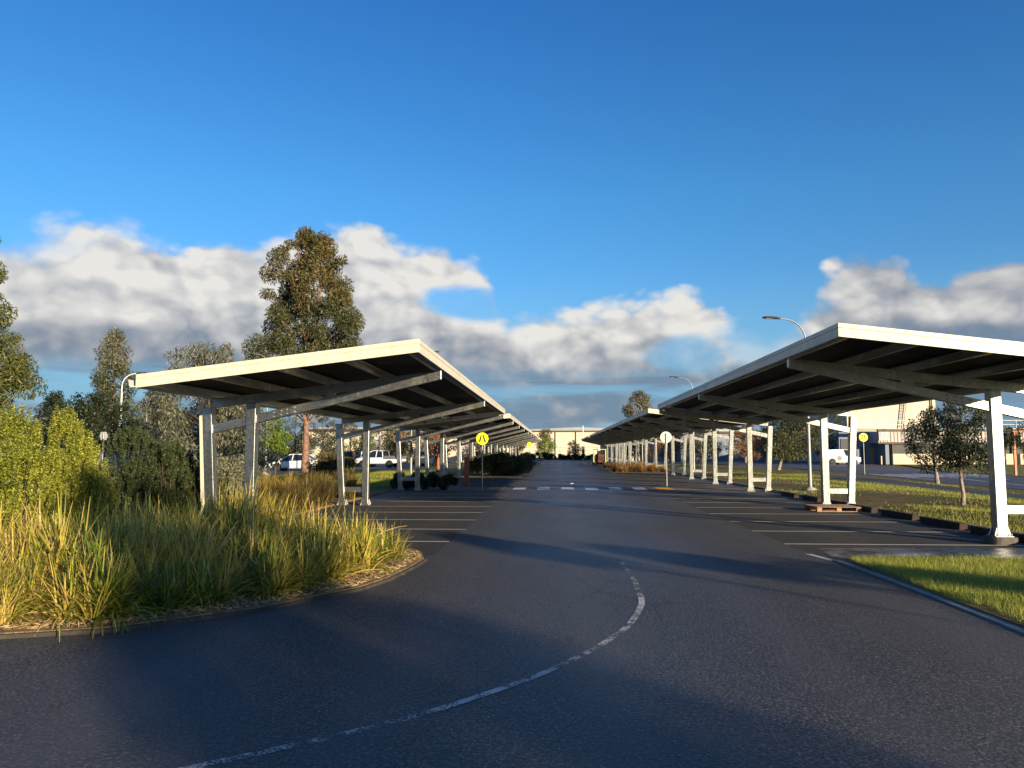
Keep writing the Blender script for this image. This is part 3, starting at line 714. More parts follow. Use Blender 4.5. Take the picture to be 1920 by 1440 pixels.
# ------------------------------------------------------------------ vegetation builders
def leaves(centers, axes, length, width, rng):
    n = len(centers); ax = axes / (np.linalg.norm(axes, axis=1, keepdims=True) + 1e-9)
    rnd = rng.normal(size=(n, 3)); sd = np.cross(ax, rnd); sd /= (np.linalg.norm(sd, axis=1, keepdims=True) + 1e-9)
    L = length[:, None] if isinstance(length, np.ndarray) else length; W = width[:, None] if isinstance(width, np.ndarray) else width
    a = centers - ax * L * .5; b = centers + sd * W * .5; c = centers + ax * L * .5; d = centers - sd * W * .5
    V = np.stack([a, b, c, d], 1).reshape(-1, 3); F = np.arange(4 * n).reshape(-1, 4)
    return V, F
def gauss_ball(n, rng, p=.5):
    d = rng.normal(size=(n, 3)); d /= np.linalg.norm(d, axis=1, keepdims=True); return d * (rng.random((n, 1)) ** p)
def crown_points(clumps, per, rng, droop=.5, shell=.45):
    C = []; A = []
    for (c, r) in clumps:
        n = max(8, int(per * (r[0] * r[1] * r[2]) ** (2 / 3)))
        q = gauss_ball(n, rng, shell); C.append(np.array(c) + q * np.array(r))
        a = rng.normal(size=(n, 3)) * .75 + q * .5; a[:, 2] -= droop; A.append(a)
    return np.concatenate(C), np.concatenate(A)
def tree(name, label, cat, x, y, H, prof, trunk_r, nclump, cl_r, per, leaf_l, leaf_w, lmat, bmat, seed, droop=.6, base=.3, lean=(0, 0), forks=1, group=None, mat2=None, top_from=.7, rz=0):
    """prof: list of (fraction of height, radius)"""
    rng = np.random.default_rng(seed); rd = random.Random(seed)
    root = empty(name, (x, y, 0), label, cat, rz, group)
    pr = lambda f: float(np.interp(f, [p[0] for p in prof], [p[1] for p in prof]))
    tr = MB(); stems = []
    for k in range(forks):
        ang = 2 * PI * k / max(1, forks) + rd.uniform(0, 1); sp = pr(.6) * .3 if forks > 1 else 0
        pts = []; rr = []
        for i in range(8):
            f = i / 7
            s_ = max(0, (f - .2)) / .8
            pts.append(Vector((lean[0] * f + math.cos(ang) * sp * s_ + rd.uniform(-1, 1) * trunk_r * .7 * (f > 0), lean[1] * f + math.sin(ang) * sp * s_ + rd.uniform(-1, 1) * trunk_r * .7 * (f > 0), H * .93 * f - (.1 if i == 0 else 0))))
            rr.append(trunk_r * (1.35 if i == 0 else 1) * (1 - .88 * f) * (1 if forks == 1 else .8))
        tr.tube(pts, rr, 9); stems.append(pts)
    def on(stem, f):
        g_ = max(0, min(.999, f)) * 7; i = int(g_); return stem[i].lerp(stem[i + 1], g_ - i)
    clumps = []
    for k in range(nclump):
        f = base + (1 - base) * ((k + rd.random()) / nclump) ** .92
        R0 = pr(f); a = k * 2.39996 + rd.uniform(-.5, .5); rad = R0 * (rd.random() ** .45)
        st_ = rd.choice(stems); c0 = on(st_, min(.97, f))
        r = cl_r * rd.uniform(.6, 1.25) * (1.0 - .35 * max(0, f - .6) / .4)
        c = Vector((lean[0] * f + math.cos(a) * rad, lean[1] * f + math.sin(a) * rad, H * f - r * .25))
        s0 = on(st_, max(base * .7, f - .12 - .1 * rd.random()))
        mid = s0.lerp(c, .5) + Vector((0, 0, .06 * H * rd.random() - .02 * H))
        br = trunk_r * .2 * (1 - .6 * f)
        tr.tube([s0, mid, c], [br, br * .65, br * .2], 5, False)
        clumps.append((c, (r, r, r * rd.uniform(.7, 1.0))))
    tr.build('trunk', bmat, root)
    def crown(sel, mat):
        if not sel: return
        C, A = crown_points(sel, per, rng, droop)
        n = len(C); L = leaf_l * rng.uniform(.6, 1.3, n); W = leaf_w * rng.uniform(.7, 1.2, n)
        V, F = leaves(C, A, L, W, rng); mesh_np('crown', V, F, mat, root)
    if mat2 is not None:
        crown([c for c in clumps if c[0][2] < H * top_from], lmat); crown([c for c in clumps if c[0][2] >= H * top_from], mat2)
    else: crown(clumps, lmat)
    return root

# ---- trees on the left
T = 'trees around the car park'
tree('gum_tree', 'tall gum tree with pink trunk and rusty crown tips above the left carport roof', 'tree', -20.4, 62, 19.9,
     [(.2, 2.0), (.33, 4.2), (.42, 4.3), (.55, 4.0), (.7, 3.5), (.82, 3.3), (.92, 2.4), (1, .9)], .33, 92, 1.2, 660, .34, .085, M['l_gum'], M['bark_pink'], 3, .7, .3, (0, 0), 2, T, M['l_gumtop'], .68)
tree('gum_tree', 'bushy gum tree cut by the left edge of the photo', 'tree', -27.6, 34, 12.6,
     [(.05, 1.9), (.2, 2.2), (.42, 2.7), (.55, 2.2), (.62, 1.6), (.8, 1.2), (.93, .9), (1, .5)], .2, 125, .8, 1150, .24, .06, M['l_limetree'] if False else M['l_gumedge'], M['bark_pale'], 5, .6, .06, (0, 0), 1, T)
tree('gum_tree', 'narrow grey-brown gum tree rising behind the white street lamp', 'tree', -34.4, 58, 11.1,
     [(.1, 2.6), (.3, 2.3), (.5, 1.7), (.7, 1.35), (.9, .8), (1, .35)], .2, 60, .8, 620, .26, .07, M['l_gum'], M['bark_pale'], 8, .6, .12, (0, 0), 1, T, M['l_gumpale'], .72)
tree('gum_tree', 'slim brownish sapling right of the white street lamp', 'tree', -28.4, 52, 5.9,
     [(.1, 1.5), (.5, 1.3), (1, .3)], .1, 20, .6, 420, .22, .06, M['l_gum'], M['bark_pale'], 9, .6, .12, (0, 0), 1, T)
tree('evergreen_tree', 'dark pointed evergreen left of the white street lamp', 'tree', -30.3, 45, 5.35,
     [(.05, 1.5), (.4, 1.5), (.7, 1.0), (1, .3)], .1, 40, .62, 900, .2, .07, M['l_evergreen'], M['bark_dark'], 12, .2, .08, (0, 0), 1, T)
tree('evergreen_tree', 'dark rounded evergreen above the shaded shrubs', 'tree', -24.6, 40, 4.75,
     [(.05, 1.6), (.4, 2.2), (.75, 1.9), (1, .6)], .1, 44, .75, 950, .2, .07, M['l_evergreen'], M['bark_dark'], 13, .2, .08, (0, 0), 1, T)
tree('evergreen_tree', 'low dark evergreen below the narrow gum tree', 'tree', -22.0, 43, 4.3,
     [(.05, 1.6), (.5, 1.9), (1, .6)], .1, 40, .75, 900, .2, .07, M['l_gum'], M['bark_dark'], 14, .2, .08, (0, 0), 1, T)
tree('willow_gum', 'pale weeping gum with wispy top behind the nearest left carport', 'tree', -12.9, 28, 5.7,
     [(.12, 2.1), (.35, 2.7), (.6, 2.5), (.8, 1.9), (.95, 1.4), (1, .8)], .11, 74, .62, 1050, .2, .04, M['l_gumpale'], M['bark_dark'], 16, 1.1, .16, (0, 0), 3, T)
tree('evergreen_tree', 'dark drooping tree in the shade under the left carport', 'tree', -15.0, 34, 4.1,
     [(.1, 1.9), (.5, 2.2), (.85, 1.6), (1, .8)], .16, 34, .8, 520, .22, .05, M['l_gum'], M['bark_dark'], 17, .9, .1, (0, 0), 1, T)
tree('evergreen_tree', 'dark leafy tree between the nearest left carport posts', 'tree', -16.9, 38, 4.3,
     [(.1, 1.6), (.5, 2.0), (.85, 1.6), (1, .8)], .12, 34, .75, 700, .22, .05, M['l_evergreen'], M['bark_dark'], 18, .7, .1, (0, 0), 1, T)
tree('young_tree', 'bright lime green young tree left of the white sedan', 'tree', -17.7, 48, 3.9,
     [(.45, .6), (.58, 1.0), (.78, .75), (1, .2)], .06, 26, .42, 800, .16, .07, M['l_limetree'], M['bark_dark'], 19, .3, .5, (0, 0), 1, T)
for i, (x, y, h, r, lm, lb) in enumerate(((-24.5, 80, 5.6, 2.1, 'l_gum', 'olive brown bushy tree behind the white sedan'), (-28.8, 84, 6.0, 2.2, 'l_gum', 'olive tree further left behind the pink gum trunk'),
                                        (-17.0, 84, 5.6, 1.9, 'l_gum', 'olive brown tree between second and third left carport frames'), (-22.8, 92, 3.9, 1.0, 'l_limetree', 'small bright green tree behind the parked utility'),
                                        (-21.6, 104, 5.8, 2.2, 'l_gum', 'olive tree before the pale shed behind the utility'), (-27.5, 102, 5.9, 2.4, 'l_gum', 'dull green tree before the cream shed, left of the utility'), (-17.4, 106, 5.2, 1.9, 'l_gum', 'grey green tree before the pale shed, right of the utility'), (-13.0, 86, 5.4, 1.7, 'l_autumn', 'russet tree behind the left carport beyond the lamp pole'), (-10.8, 110, 5.6, 1.8, 'l_evergreen', 'dark tree far behind the left carport frames'))):
    tree('bushy_tree', lb, 'tree', x, y, h, [(.08, r * .9), (.4, r), (.8, r * .8), (1, r * .3)], .13, 26, .75, 330, .26, .09, M[lm], M['bark_dark'], 30 + i, .4, .14, (0, 0), 1, T)
# red barked bare-stemmed shrub tree under left carport
tree('red_barked_tree', 'red barked multi-stem tree behind the third left carport frame', 'tree', -9.6, 47, 3.4, [(.35, 1.0), (.7, 1.7), (1, .8)], .13, 20, .55, 380, .16, .05, M['l_gum'], M['bark_red'], 41, .6, .5, (0, 0), 4, T)
tree('red_barked_tree', 'second red barked tree deeper behind the left carport', 'tree', -9.2, 60, 3.4, [(.35, 1.0), (.7, 1.7), (1, .8)], .13, 18, .6, 320, .18, .06, M['l_autumn'], M['bark_red'], 42, .6, .5, (0, 0), 4, T)
# ---- trees on the right
tree('street_tree', 'round dark street tree with slim pale trunk on the verge beside the nearest right post', 'tree', 12.35, 24.4, 3.2,
     [(.38, .7), (.5, 1.2), (.7, 1.32), (.88, 1.1), (1, .55)], .065, 66, .36, 1350, .13, .042, M['l_evergreen'], M['bark_pale'], 51, .7, .42, (.05, 0), 1, T, M['l_gum'], .86)
tree('street_tree', 'second dark street tree at the footpath, overlapped by the round one', 'tree', 19.9, 41.7, 4.0,
     [(.36, .9), (.5, 1.4), (.75, 1.4), (1, .5)], .1, 34, .5, 800, .17, .055, M['l_evergreen'], M['bark_pale'], 52, .7, .40, (0, 0), 1, T)
tree('street_tree', 'leaning dark tree with orange-lit trunk on the verge left of the lamp pole', 'tree', 19.7, 70, 5.0,
     [(.26, 1.4), (.45, 2.5), (.75, 2.4), (1, .9)], .15, 60, .75, 600, .22, .07, M['l_gum'], M['bark_pale'], 53, .7, .28, (1.6, 0), 1, T)
tree('street_tree', 'tree with olive crown on the lawn behind the nearest right post', 'tree', 24.2, 40, 3.7,
     [(.36, .7), (.55, 1.0), (.8, .9), (1, .4)], .09, 24, .45, 700, .16, .05, M['l_gumtop'], M['bark_pale'], 54, .7, .4, (0, 0), 1, T)
for i, (x, y, h, r, lm, lb) in enumerate(((37.6, 109, 6.9, 3.2, 'l_gum', 'dark broad tree behind the white van'), (32.6, 112, 6.8, 3.4, 'l_evergreen', 'dark tree left of the white van behind the street'),
                                        (26.6, 110, 5.6, 2.9, 'l_autumn', 'orange brown autumn tree seen between right carport frames'), (21.5, 116, 5.6, 2.6, 'l_gum', 'dark tree seen through the far right carport frames'),
                                        (17.2, 120, 5.6, 2.4, 'l_autumn', 'second autumn tree far behind the right carport'), (13.0, 128, 5.0, 2.3, 'l_gum', 'olive tree at the far end behind the right carport'))):
    tree('bushy_tree', lb, 'tree', x, y, h, [(.12, r * .9), (.4, r), (.8, r * .8), (1, r * .3)], .16, 28, .95, 230, .32, .11, M[lm], M['bark_pale'], 60 + i, .4, .18, (0, 0), 1, T)
tree('gum_tree', 'tall distant gum rising above the right carport roof behind the tiny lamp', 'tree', 16.2, 150, 13.2, [(.4, 2.2), (.7, 2.9), (.85, 2.6), (1, 1.0)], .25, 40, 1.2, 200, .42, .13, M['l_gumtop'], M['bark_pale'], 70, .6, .4, (0, 0), 2, T)
tree('slender_tree', 'slim pale trunked tree on the verge seen under the right carport', 'tree', 13.4, 72, 4.2, [(.4, .9), (.7, 1.4), (1, .5)], .09, 20, .55, 420, .18, .06, M['l_gum'], M['bark_pale'], 71, .6, .45, (0, 0), 1, T)
# far end
tree('bushy_tree', 'green bushy tree left of the far cream warehouse', 'tree', -2.4, 165, 6.4, [(.1, 2.2), (.5, 2.5), (.8, 2.0), (1, .8)], .2, 30, 1.0, 220, .36, .12, M['l_limetree'], M['bark_dark'], 80, .4, .1, (0, 0), 1, T, M['l_gumtop'], .7)
tree('bushy_tree', 'rusty topped tree at the end of the left carport roof', 'tree', -8.5, 172, 8.2, [(.1, 2.0), (.5, 2.2), (1, .8)], .2, 26, 1.0, 200, .36, .12, M['l_autumn'], M['bark_dark'], 81, .4, .1, (0, 0), 1, T)
tree('round_tree', 'small dark round tree standing before the far cream warehouse', 'tree', 3.6, 150, 3.7, [(.3, 1.0), (.6, 1.45), (.85, 1.2), (1, .5)], .1, 26, .6, 420, .25, .09, M['l_evergreen'], M['bark_dark'], 82, .3, .34, (0, 0), 1, T)
# ---- trees behind the camera (their shadows cross the road)
for i, (s_, d_, h, r, b0, lb) in enumerate(((2.15, 27, 8.3, .85, .06, 'slender verge gum on the right behind the viewpoint'), (3.5, 30, 8.7, .85, .06, 'taller verge gum on the right behind the viewpoint'),
                                          (12.1, 24.2, 4.5, .85, .86, 'small lollipop shadow tree added farthest right of the viewpoint'), (10.9, 20.4, 4.5, .85, .86, 'small lollipop shadow tree added second farthest right of the viewpoint'),  # lollipops added out of view, crowns shaped to cast a shadow band
                                          (9.7, 16.9, 4.5, .85, .86, 'small lollipop shadow tree added third farthest right of the viewpoint'), (8.5, 13.6, 4.5, .8, .86, 'small lollipop shadow tree added closest right of the viewpoint'))):
    ca, sa = math.cos(SUN_AZ), math.sin(SUN_AZ)
    tree('unseen_tree', lb, 'tree', s_ * ca + d_ * sa, s_ * sa - d_ * ca, h, [(b0, r * .7), (.5, r), (.8, r), (1, r * .4)], .12 if i < 2 else .05, 52 if i < 2 else 34, .55 if i < 2 else .34, 950, .2, .07, M['l_gum'], M['bark_pale'], 90 + i, .5, b0, (0, 0), 1, T)

# ---- strap-leaf tussocks
def tussock_arrays(nb, Lm, spread, wd, rng, seg=4, stiff=1.0):
    az_ = rng.random(nb) * 2 * PI; tilt = spread * rng.random(nb) ** .75 + .03
    L = Lm * rng.uniform(.5, 1.08, nb) * (1 - .12 * tilt); base = rng.normal(0, .07, (nb, 2))
    curl = rng.uniform(.35, 1.5, nb) * (tilt * .95 + .15) / stiff
    out = np.zeros((nb, seg + 1, 2, 3)); p = np.zeros((nb, 3)); p[:, :2] = base
    dirx, diry = np.cos(az_), np.sin(az_); sx_, sy_ = -diry, dirx
    tw = rng.normal(0, .5, nb)
    for k in range(seg + 1):
        f = k / seg; w_ = wd * (1 - .82 * f ** 1.6) * .5
        ox = sx_ * np.cos(tw); oy = sy_ * np.cos(tw); oz = np.sin(tw) * .5
        o_ = np.stack([ox, oy, oz], 1) * w_
        out[:, k, 0] = p - o_; out[:, k, 1] = p + o_
        th = tilt * .95 + curl * f ** 1.15; stp = L / seg
        p = p + np.stack([dirx * np.sin(th) * stp, diry * np.sin(th) * stp, np.cos(th) * stp], 1)
    V = out.reshape(-1, 3); idx = np.arange(nb)[:, None] * (seg + 1) * 2 + np.arange(seg)[None, :] * 2
    idx = idx.reshape(-1); F = np.stack([idx, idx + 1, idx + 3, idx + 2], 1)
    return V, F
def mass(name, pts, nb, Lm, spread, wd, mat, seed, seg=4, stiff=1.0, variants=5):
    rng = np.random.default_rng(seed); var = [tussock_arrays(nb, 1.0, spread, wd / Lm, rng, seg, stiff) for _ in range(variants)]
    Vs = []; Fs = []; off = 0
    for (x, y, sc) in pts:
        V, F = var[rng.integers(variants)]; a = rng.random() * 2 * PI; ca, sa = math.cos(a), math.sin(a); s_ = Lm * sc * rng.uniform(.8, 1.2)
        Q = np.stack([(V[:, 0] * ca - V[:, 1] * sa) * s_ + x, (V[:, 0] * sa + V[:, 1] * ca) * s_ + y, V[:, 2] * s_ + .03], 1)
        Vs.append(Q); Fs.append(F + off); off += len(Q)
    return mesh_np(name, np.concatenate(Vs), np.concatenate(Fs), mat)
def inside(poly, x, y):
    c = False; n = len(poly)
    for i in range(n):
        x1, y1 = poly[i]; x2, y2 = poly[i - 1]
        if (y1 > y) != (y2 > y) and x < (x2 - x1) * (y - y1) / (y2 - y1) + x1: c = not c
    return c
rd = random.Random(5)
front_poly = [(-13, 6.5), (-8, 7.0), (-5.3, 7.42), (-4.5, 7.72), (-3.75, 8.5), (-3.2, 9.25), (-2.75, 10.2), (-2.55, 11.2), (-2.5, 12.3), (-2.7, 12.9), (-4.2, 13.6), (-6.5, 14.2), (-13, 13)]
pts = []
tries = 0
while len(pts) < 215 and tries < 9000:
    tries += 1
    x, y = rd.uniform(-13, -2.5), rd.uniform(6.5, 14.2)
    if not inside(front_poly, x, y): continue
    if y > 10.6 and x < -6.6: continue
    if any((x - a) ** 2 + (y - b) ** 2 < .29 ** 2 for a, b, _ in pts): continue
    de = min((Vector((x, y)) - Vector(a) - (Vector(b2) - Vector(a)) * max(0, min(1, (Vector((x, y)) - Vector(a)).dot(Vector(b2) - Vector(a)) / (Vector(b2) - Vector(a)).length_squared))).length for a, b2 in zip(bed_edge[:14], bed_edge[1:15]))
    pts.append((x, y, rd.uniform(.85, 1.12) * (.55 + .43 * min(1, max(0, de - .25) / 1.5))))
gA = [p for i, p in enumerate(pts) if i % 4]; gB = [p for i, p in enumerate(pts) if i % 4 == 0]
tag(mass('strappy_grass', gA, 150, 1.12, 1.15, .029, M['l_straw'], 21, 6), 'mass of yellow-green strappy grass filling the kerbside bed', 'grass', None, 'stuff')
tag(mass('strappy_grass', gB, 150, 1.05, 1.25, .030, M['l_green'], 22, 6), 'greener strap leaves mixed through the kerbside grass bed', 'grass', None, 'stuff')
tag(mass('dead_grass', [(x + .05, y, sc * .95) for x, y, sc in pts], 30, 1.0, 1.5, .02, leafmat('dead_strap_leaf', [(0, (.07, .04, .02)), (.4, (.26, .16, .07)), (.8, (.46, .31, .16)), (1, (.60, .47, .30))], .2, .7), 26, 6), 'dry brown leaves tangled through the kerbside grass bed', 'grass', None, 'stuff')
# thin seed stalks standing above the leaves
tag(mass('seed_stalks', [(x, y, sc) for i, (x, y, sc) in enumerate(pts) if i % 5 == 1], 5, 1.2, .5, .011, M['l_brown'], 27, 4), 'thin brown seed stalks standing out of the grass bed', 'grass', None, 'stuff')
for i, (x, y, sc, mt, lb) in enumerate(((-4.55, 7.85, .95, 'l_green', 'large dark green arching tussock at the kerb, centre of the bed front'), (-5.75, 7.5, .85, 'l_green', 'bright arching tussock at the far left of the kerb'),
                                     (-3.95, 8.5, .62, 'l_green', 'small dark tussock just right of the large arching one'), (-3.4, 9.2, .75, 'l_green', 'mid green tussock leaning over the kerb before the bed tip'),
                                     (-2.75, 11.0, .8, 'l_straw', 'yellow-green tussock at the sunny right tip of the bed'), (-2.75, 12.2, .62, 'l_straw', 'small spiky tussock at the back of the bed tip'), (-3.0, 10.1, .8, 'l_straw', 'straw coloured tussock above the sunlit mulch'))):
    V, F = tussock_arrays(240, 1.05 * sc, 1.35, .030, np.random.default_rng(200 + i), 7)
    tag(mesh_np('grass_tussock', V, F, M[mt], loc=(x, y, .03)), lb, 'grass tussock', 'tussocks along the kerb')
# mulch chips / fallen straw near the edge
rng = np.random.default_rng(77); n = 5200; u = rng.random(n) * 1.0
edge = np.array(bed_edge[2:13]); seg = rng.integers(0, len(edge) - 1, n); pp = edge[seg] * (1 - u[:, None]) + edge[seg + 1] * u[:, None]
dv = edge[seg + 1] - edge[seg]; dv /= np.linalg.norm(dv, axis=1, keepdims=True); inn = np.stack([-dv[:, 1], dv[:, 0]], 1)
pp = pp + inn * (rng.random(n) ** 1.4 * .9 + .06)[:, None]
C = np.column_stack([pp, .055 + rng.random(n) * .03]); A = rng.normal(size=(n, 3)); A[:, 2] *= .25
V, F = leaves(C, A, rng.uniform(.02, .13, n), rng.uniform(.006, .02, n), rng)
tag(mesh_np('leaf_litter', V, F, leafmat('straw_litter', [(0, (.14, .08, .035)), (.5, (.34, .23, .11)), (1, (.52, .40, .22))], .1, .8)), 'dry straw and bark chips along the bed edge', 'mulch', None, 'stuff')
# golden grass behind, between carport frames
pts2 = []
while len(pts2) < 150:
    x, y = rd.uniform(-19, -8.2), rd.uniform(17.5, 33)
    if x > -8.6 + (y - 20) * -.02: continue
    pts2.append((x, y, rd.uniform(.8, 1.1)))
tag(mass('golden_grass', pts2, 110, .9, .75, .022, M['l_gold'], 23, 3), 'golden brown clumping grass behind the left carport posts', 'grass', None, 'stuff')
pts3 = [(rd.uniform(-8.2, -7.2), rd.uniform(19, 29), rd.uniform(.9, 1.15)) for _ in range(46)]
tag(mass('brown_grass', pts3, 120, .95, .7, .02, M['l_brown'], 24, 3), 'brown shaded clumping grass beside the second left carport frame', 'grass', None, 'stuff')
ptsG = [(rd.uniform(-8.9, -6.6), rd.uniform(15.5, 18.5), rd.uniform(.7, 1.0)) for _ in range(30)]
tag(mass('golden_grass', ptsG, 120, .85, .75, .018, M['l_gold'], 29, 3), 'golden grass tufts at the feet of the nearest left carport', 'grass', None, 'stuff')
pts4 = [(rd.uniform(4.8, 9.0), rd.uniform(62.3, 80), rd.uniform(.45, 1.1)) for _ in range(90)]
tag(mass('rust_grass', pts4, 90, .85, 1.0, .035, M['l_rust'], 25, 3), 'rusty orange clumping grass bed under the right carport', 'grass', None, 'stuff')
struct(sheet('planting_bed', [rect(4.5, 9.25, 61.5, 81), rect(-7.1, -2.3, 51, 62)], .008, M['mulch']))

# ---- leafy low hedges and shrubs
def shrub(name, label, x, y, r, n, ll, lw, mat, seed, droop=0.0, upb=.5, group=None, stem=None, nclump=14):
    rng = np.random.default_rng(seed); rdd = random.Random(seed); root = empty(name, (x, y, .03), label, 'shrub', 0, group)
    cl = []
    for k in range(nclump):
        a = rdd.random() * 2 * PI; q = rdd.random() ** .5; f = rdd.random() ** .8
        cs = math.sqrt(max(0, 1 - (f * .92) ** 2))
        c = Vector((math.cos(a) * q * r[0] * cs, math.sin(a) * q * r[1] * cs, r[2] * (.12 + .78 * f)))
        rr = min(r) * rdd.uniform(.28, .5); cl.append((c, (rr, rr, rr)))
    C, A = crown_points(cl, n / nclump / (min(r) * .39) ** 2, rng, droop); A[:, 2] += upb
    C[:, 2] = np.abs(C[:, 2]) + .02
    V, F = leaves(C, A, ll * rng.uniform(.6, 1.3, len(C)), lw * rng.uniform(.7, 1.2, len(C)), rng)
    mesh_np('foliage', V, F, mat, root)
    st_ = MB()
    for (c, rr) in cl: st_.tube([(c[0] * .12, c[1] * .12, -.05), (c[0] * .5, c[1] * .5, c[2] * .45), c], [.022, .016, .006], 5, False)
    st_.build('stems', stem or M['bark_dark'], root)
    return root
for i, (x, y, r, lb) in enumerate(((-5.9, 34.9, (.75, .5, .62), 'low dark shrub left of the red post at the crossing'), (-6.9, 35.3, (.7, .55, .66), 'low dark shrub behind the third left carport post'), (-5.0, 34.7, (.65, .45, .55), 'low dark shrub nearest the red post'))):
    shrub('low_shrub', lb, x, y, r, 5200, .12, .03, M['l_hedge'], 300 + i, 0, .6, 'low shrubs by the crossing')
for i in range(5):
    shrub('hedge_shrub', 'dark hedge shrub under the left carport, ' + ['nearest the camera', 'second in the row', 'middle of the row', 'fourth in the row', 'farthest in the row'][i], -4.3 + .45 * (i % 2) + (.1 * i), 52.5 + i * 2.1, (2.0, 1.3, 1.3), 6500, .17, .045, M['l_hedge'], 310 + i, 0, .5, 'hedge shrubs under the left carport', None, 18)
for i, x in enumerate((-12, -9, -6, -3, 0, 3, 6.0, 9.0)):
    shrub('end_hedge', 'dark hedge shrub across the far end of the aisle, number from left: ' + 'one two three four five six seven eight'.split()[i], x, 146.5 + .4 * (i % 3), (2.1, 1.2, 1.25 - .3 * (i > 3)), 2600, .3, .09, M['l_hedge'], 330 + i, 0, .3, 'hedge across the end of the aisle', None, 14)

def sprig_shrub(name, label, x, y, prof, nsp, spl, mat, seed, needle=.03, group=None):
    """dense shrub of upright feathery shoots; prof = list of lobes (dx, dy, height, radius)"""
    rng = np.random.default_rng(seed); root = empty(name, (x, y, .03), label, 'shrub', 0, group)
    # one shoot template: needles round a short stem
    nn = 46; h = np.linspace(.05, 1, nn); a = np.arange(nn) * 2.4; lean_ = .75
    r0 = .5 * needle
    ax = np.stack([np.cos(a), np.sin(a), np.full(nn, lean_)], 1); axn = ax / np.linalg.norm(ax, axis=1, keepdims=True)
    ctr = np.stack([np.zeros(nn), np.zeros(nn), h * spl], 1) + axn * needle * (.55 - .2 * h[:, None]) * 1.0
    Vt, Ft = leaves(ctr, axn, needle * (1.1 - .45 * h), np.full(nn, needle * .28), rng)
    Vs = []; Fs = []; off = 0; st_ = MB()
    tot = sum(p[3] * p[2] for p in prof)
    for (dx, dy, H, Rr) in prof:
        k = int(nsp * Rr * H / tot)
        f = rng.random(k); ang = rng.random(k) * 2 * PI
        rad = Rr * np.sqrt(np.maximum(.03, 1 - (f * 1.0) ** 2.2)) * (rng.random(k) ** .22)
        lump = 1 + .30 * np.sin(ang * 5 + f * 9) + .18 * np.sin(ang * 9 - f * 17)
        px_ = dx + np.cos(ang) * rad * lump; py_ = dy + np.sin(ang) * rad * lump; pz_ = H * (.04 + .93 * f) - spl * .5
        for i in range(k):
            d = Vector((math.cos(ang[i]) * .45 * (1 - f[i]) + rng.normal(0, .16), math.sin(ang[i]) * .45 * (1 - f[i]) + rng.normal(0, .16), 1)).normalized()
            q = Vector((0, 0, 1)).rotation_difference(d) @ Quaternion((0, 0, 1), rng.random() * 6.28)
            Mx = np.array(q.to_matrix()); s_ = rng.uniform(.7, 1.35)
            Q = (Vt * s_) @ Mx.T + np.array([px_[i], py_[i], max(.02, pz_[i])]); Vs.append(Q); Fs.append(Ft + off); off += len(Q)
        for i in range(0, k, 12):
            st_.tube([(dx * .6, dy * .6, -.05), (dx + (px_[i] - dx) * .6, dy + (py_[i] - dy) * .6, pz_[i] * .55), (px_[i], py_[i], max(.03, pz_[i]))], [.02, .012, .004], 4, False)
    mesh_np('foliage', np.concatenate(Vs), np.concatenate(Fs), mat, root); st_.build('stems', M['bark_dark'], root)
    return root
sprig_shrub('feathery_shrub', 'bright yellow-green feathery shrub in sunlight at the left edge', -8.75, 12.0, [(-.9, 0, 2.1, .7), (-.15, .2, 2.35, .55), (.35, -.3, 1.8, .5), (-.5, -.6, 1.75, .55)], 1500, .30, M['l_lime'], 400, .055, 'feathery shrubs in the bed')
sprig_shrub('feathery_shrub', 'second yellow-green feathery shrub, between the sunlit one and the shaded shrubs', -8.5, 12.9, [(-.1, .2, 2.4, .42), (.32, .0, 2.05, .4), (.1, -.4, 1.65, .45), (.68, -.1, 1.4, .35)], 1050, .28, M['l_lime'], 401, .05, 'feathery shrubs in the bed')
sprig_shrub('feathery_shrub', 'dark shaded feathery shrub right of the yellow-green ones', -8.6, 15.2, [(0, 0, 2.2, .75), (.75, .1, 1.9, .6), (.4, -.5, 1.5, .6)], 1000, .2, M['l_dark'], 402, .055, 'feathery shrubs in the bed')
sprig_shrub('feathery_shrub', 'brownish dark feathery shrub left of the nearest carport post', -7.75, 15.9, [(-.3, 0, 1.75, .7), (.35, .1, 1.45, .5)], 700, .2, M['l_dark'], 403, .055, 'feathery shrubs in the bed')
shrub('saltbush', 'pale grey leafy shrub directly left of the nearest left carport post', -8.6, 18.2, (1.1, .9, 1.6), 9000, .085, .036, M['l_grey'], 410, .1, .3, 'grey shrubs by the left carport', M['bark_red'], 26)
shrub('saltbush', 'grey leafy shrub with red stems between the nearest left carport posts', -8.75, 20.2, (.85, .8, 1.75), 9000, .085, .036, M['l_grey'], 411, .1, .3, 'grey shrubs by the left carport', M['bark_red'], 26)
shrub('saltbush', 'grey leafy shrub farther left behind the dark shrubs', -11.4, 19.5, (1.3, 1.0, 1.5), 8000, .09, .04, M['l_grey'], 412, .1, .3, 'grey shrubs by the left carport', M['bark_red'], 24)
shrub('olive_shrub', 'low olive shrub at the foot of the pink gum trunk', -15.0, 50, (1.5, 1.0, 1.1), 6000, .16, .06, M['l_gum'], 413, .1, .3, None, None, 20)
shrub('olive_shrub', 'brown-green shrub right of the white sedan', -12.6, 44, (1.6, 1.2, 1.35), 6000, .15, .05, M['l_brown'], 414, .1, .3, None, None, 20)

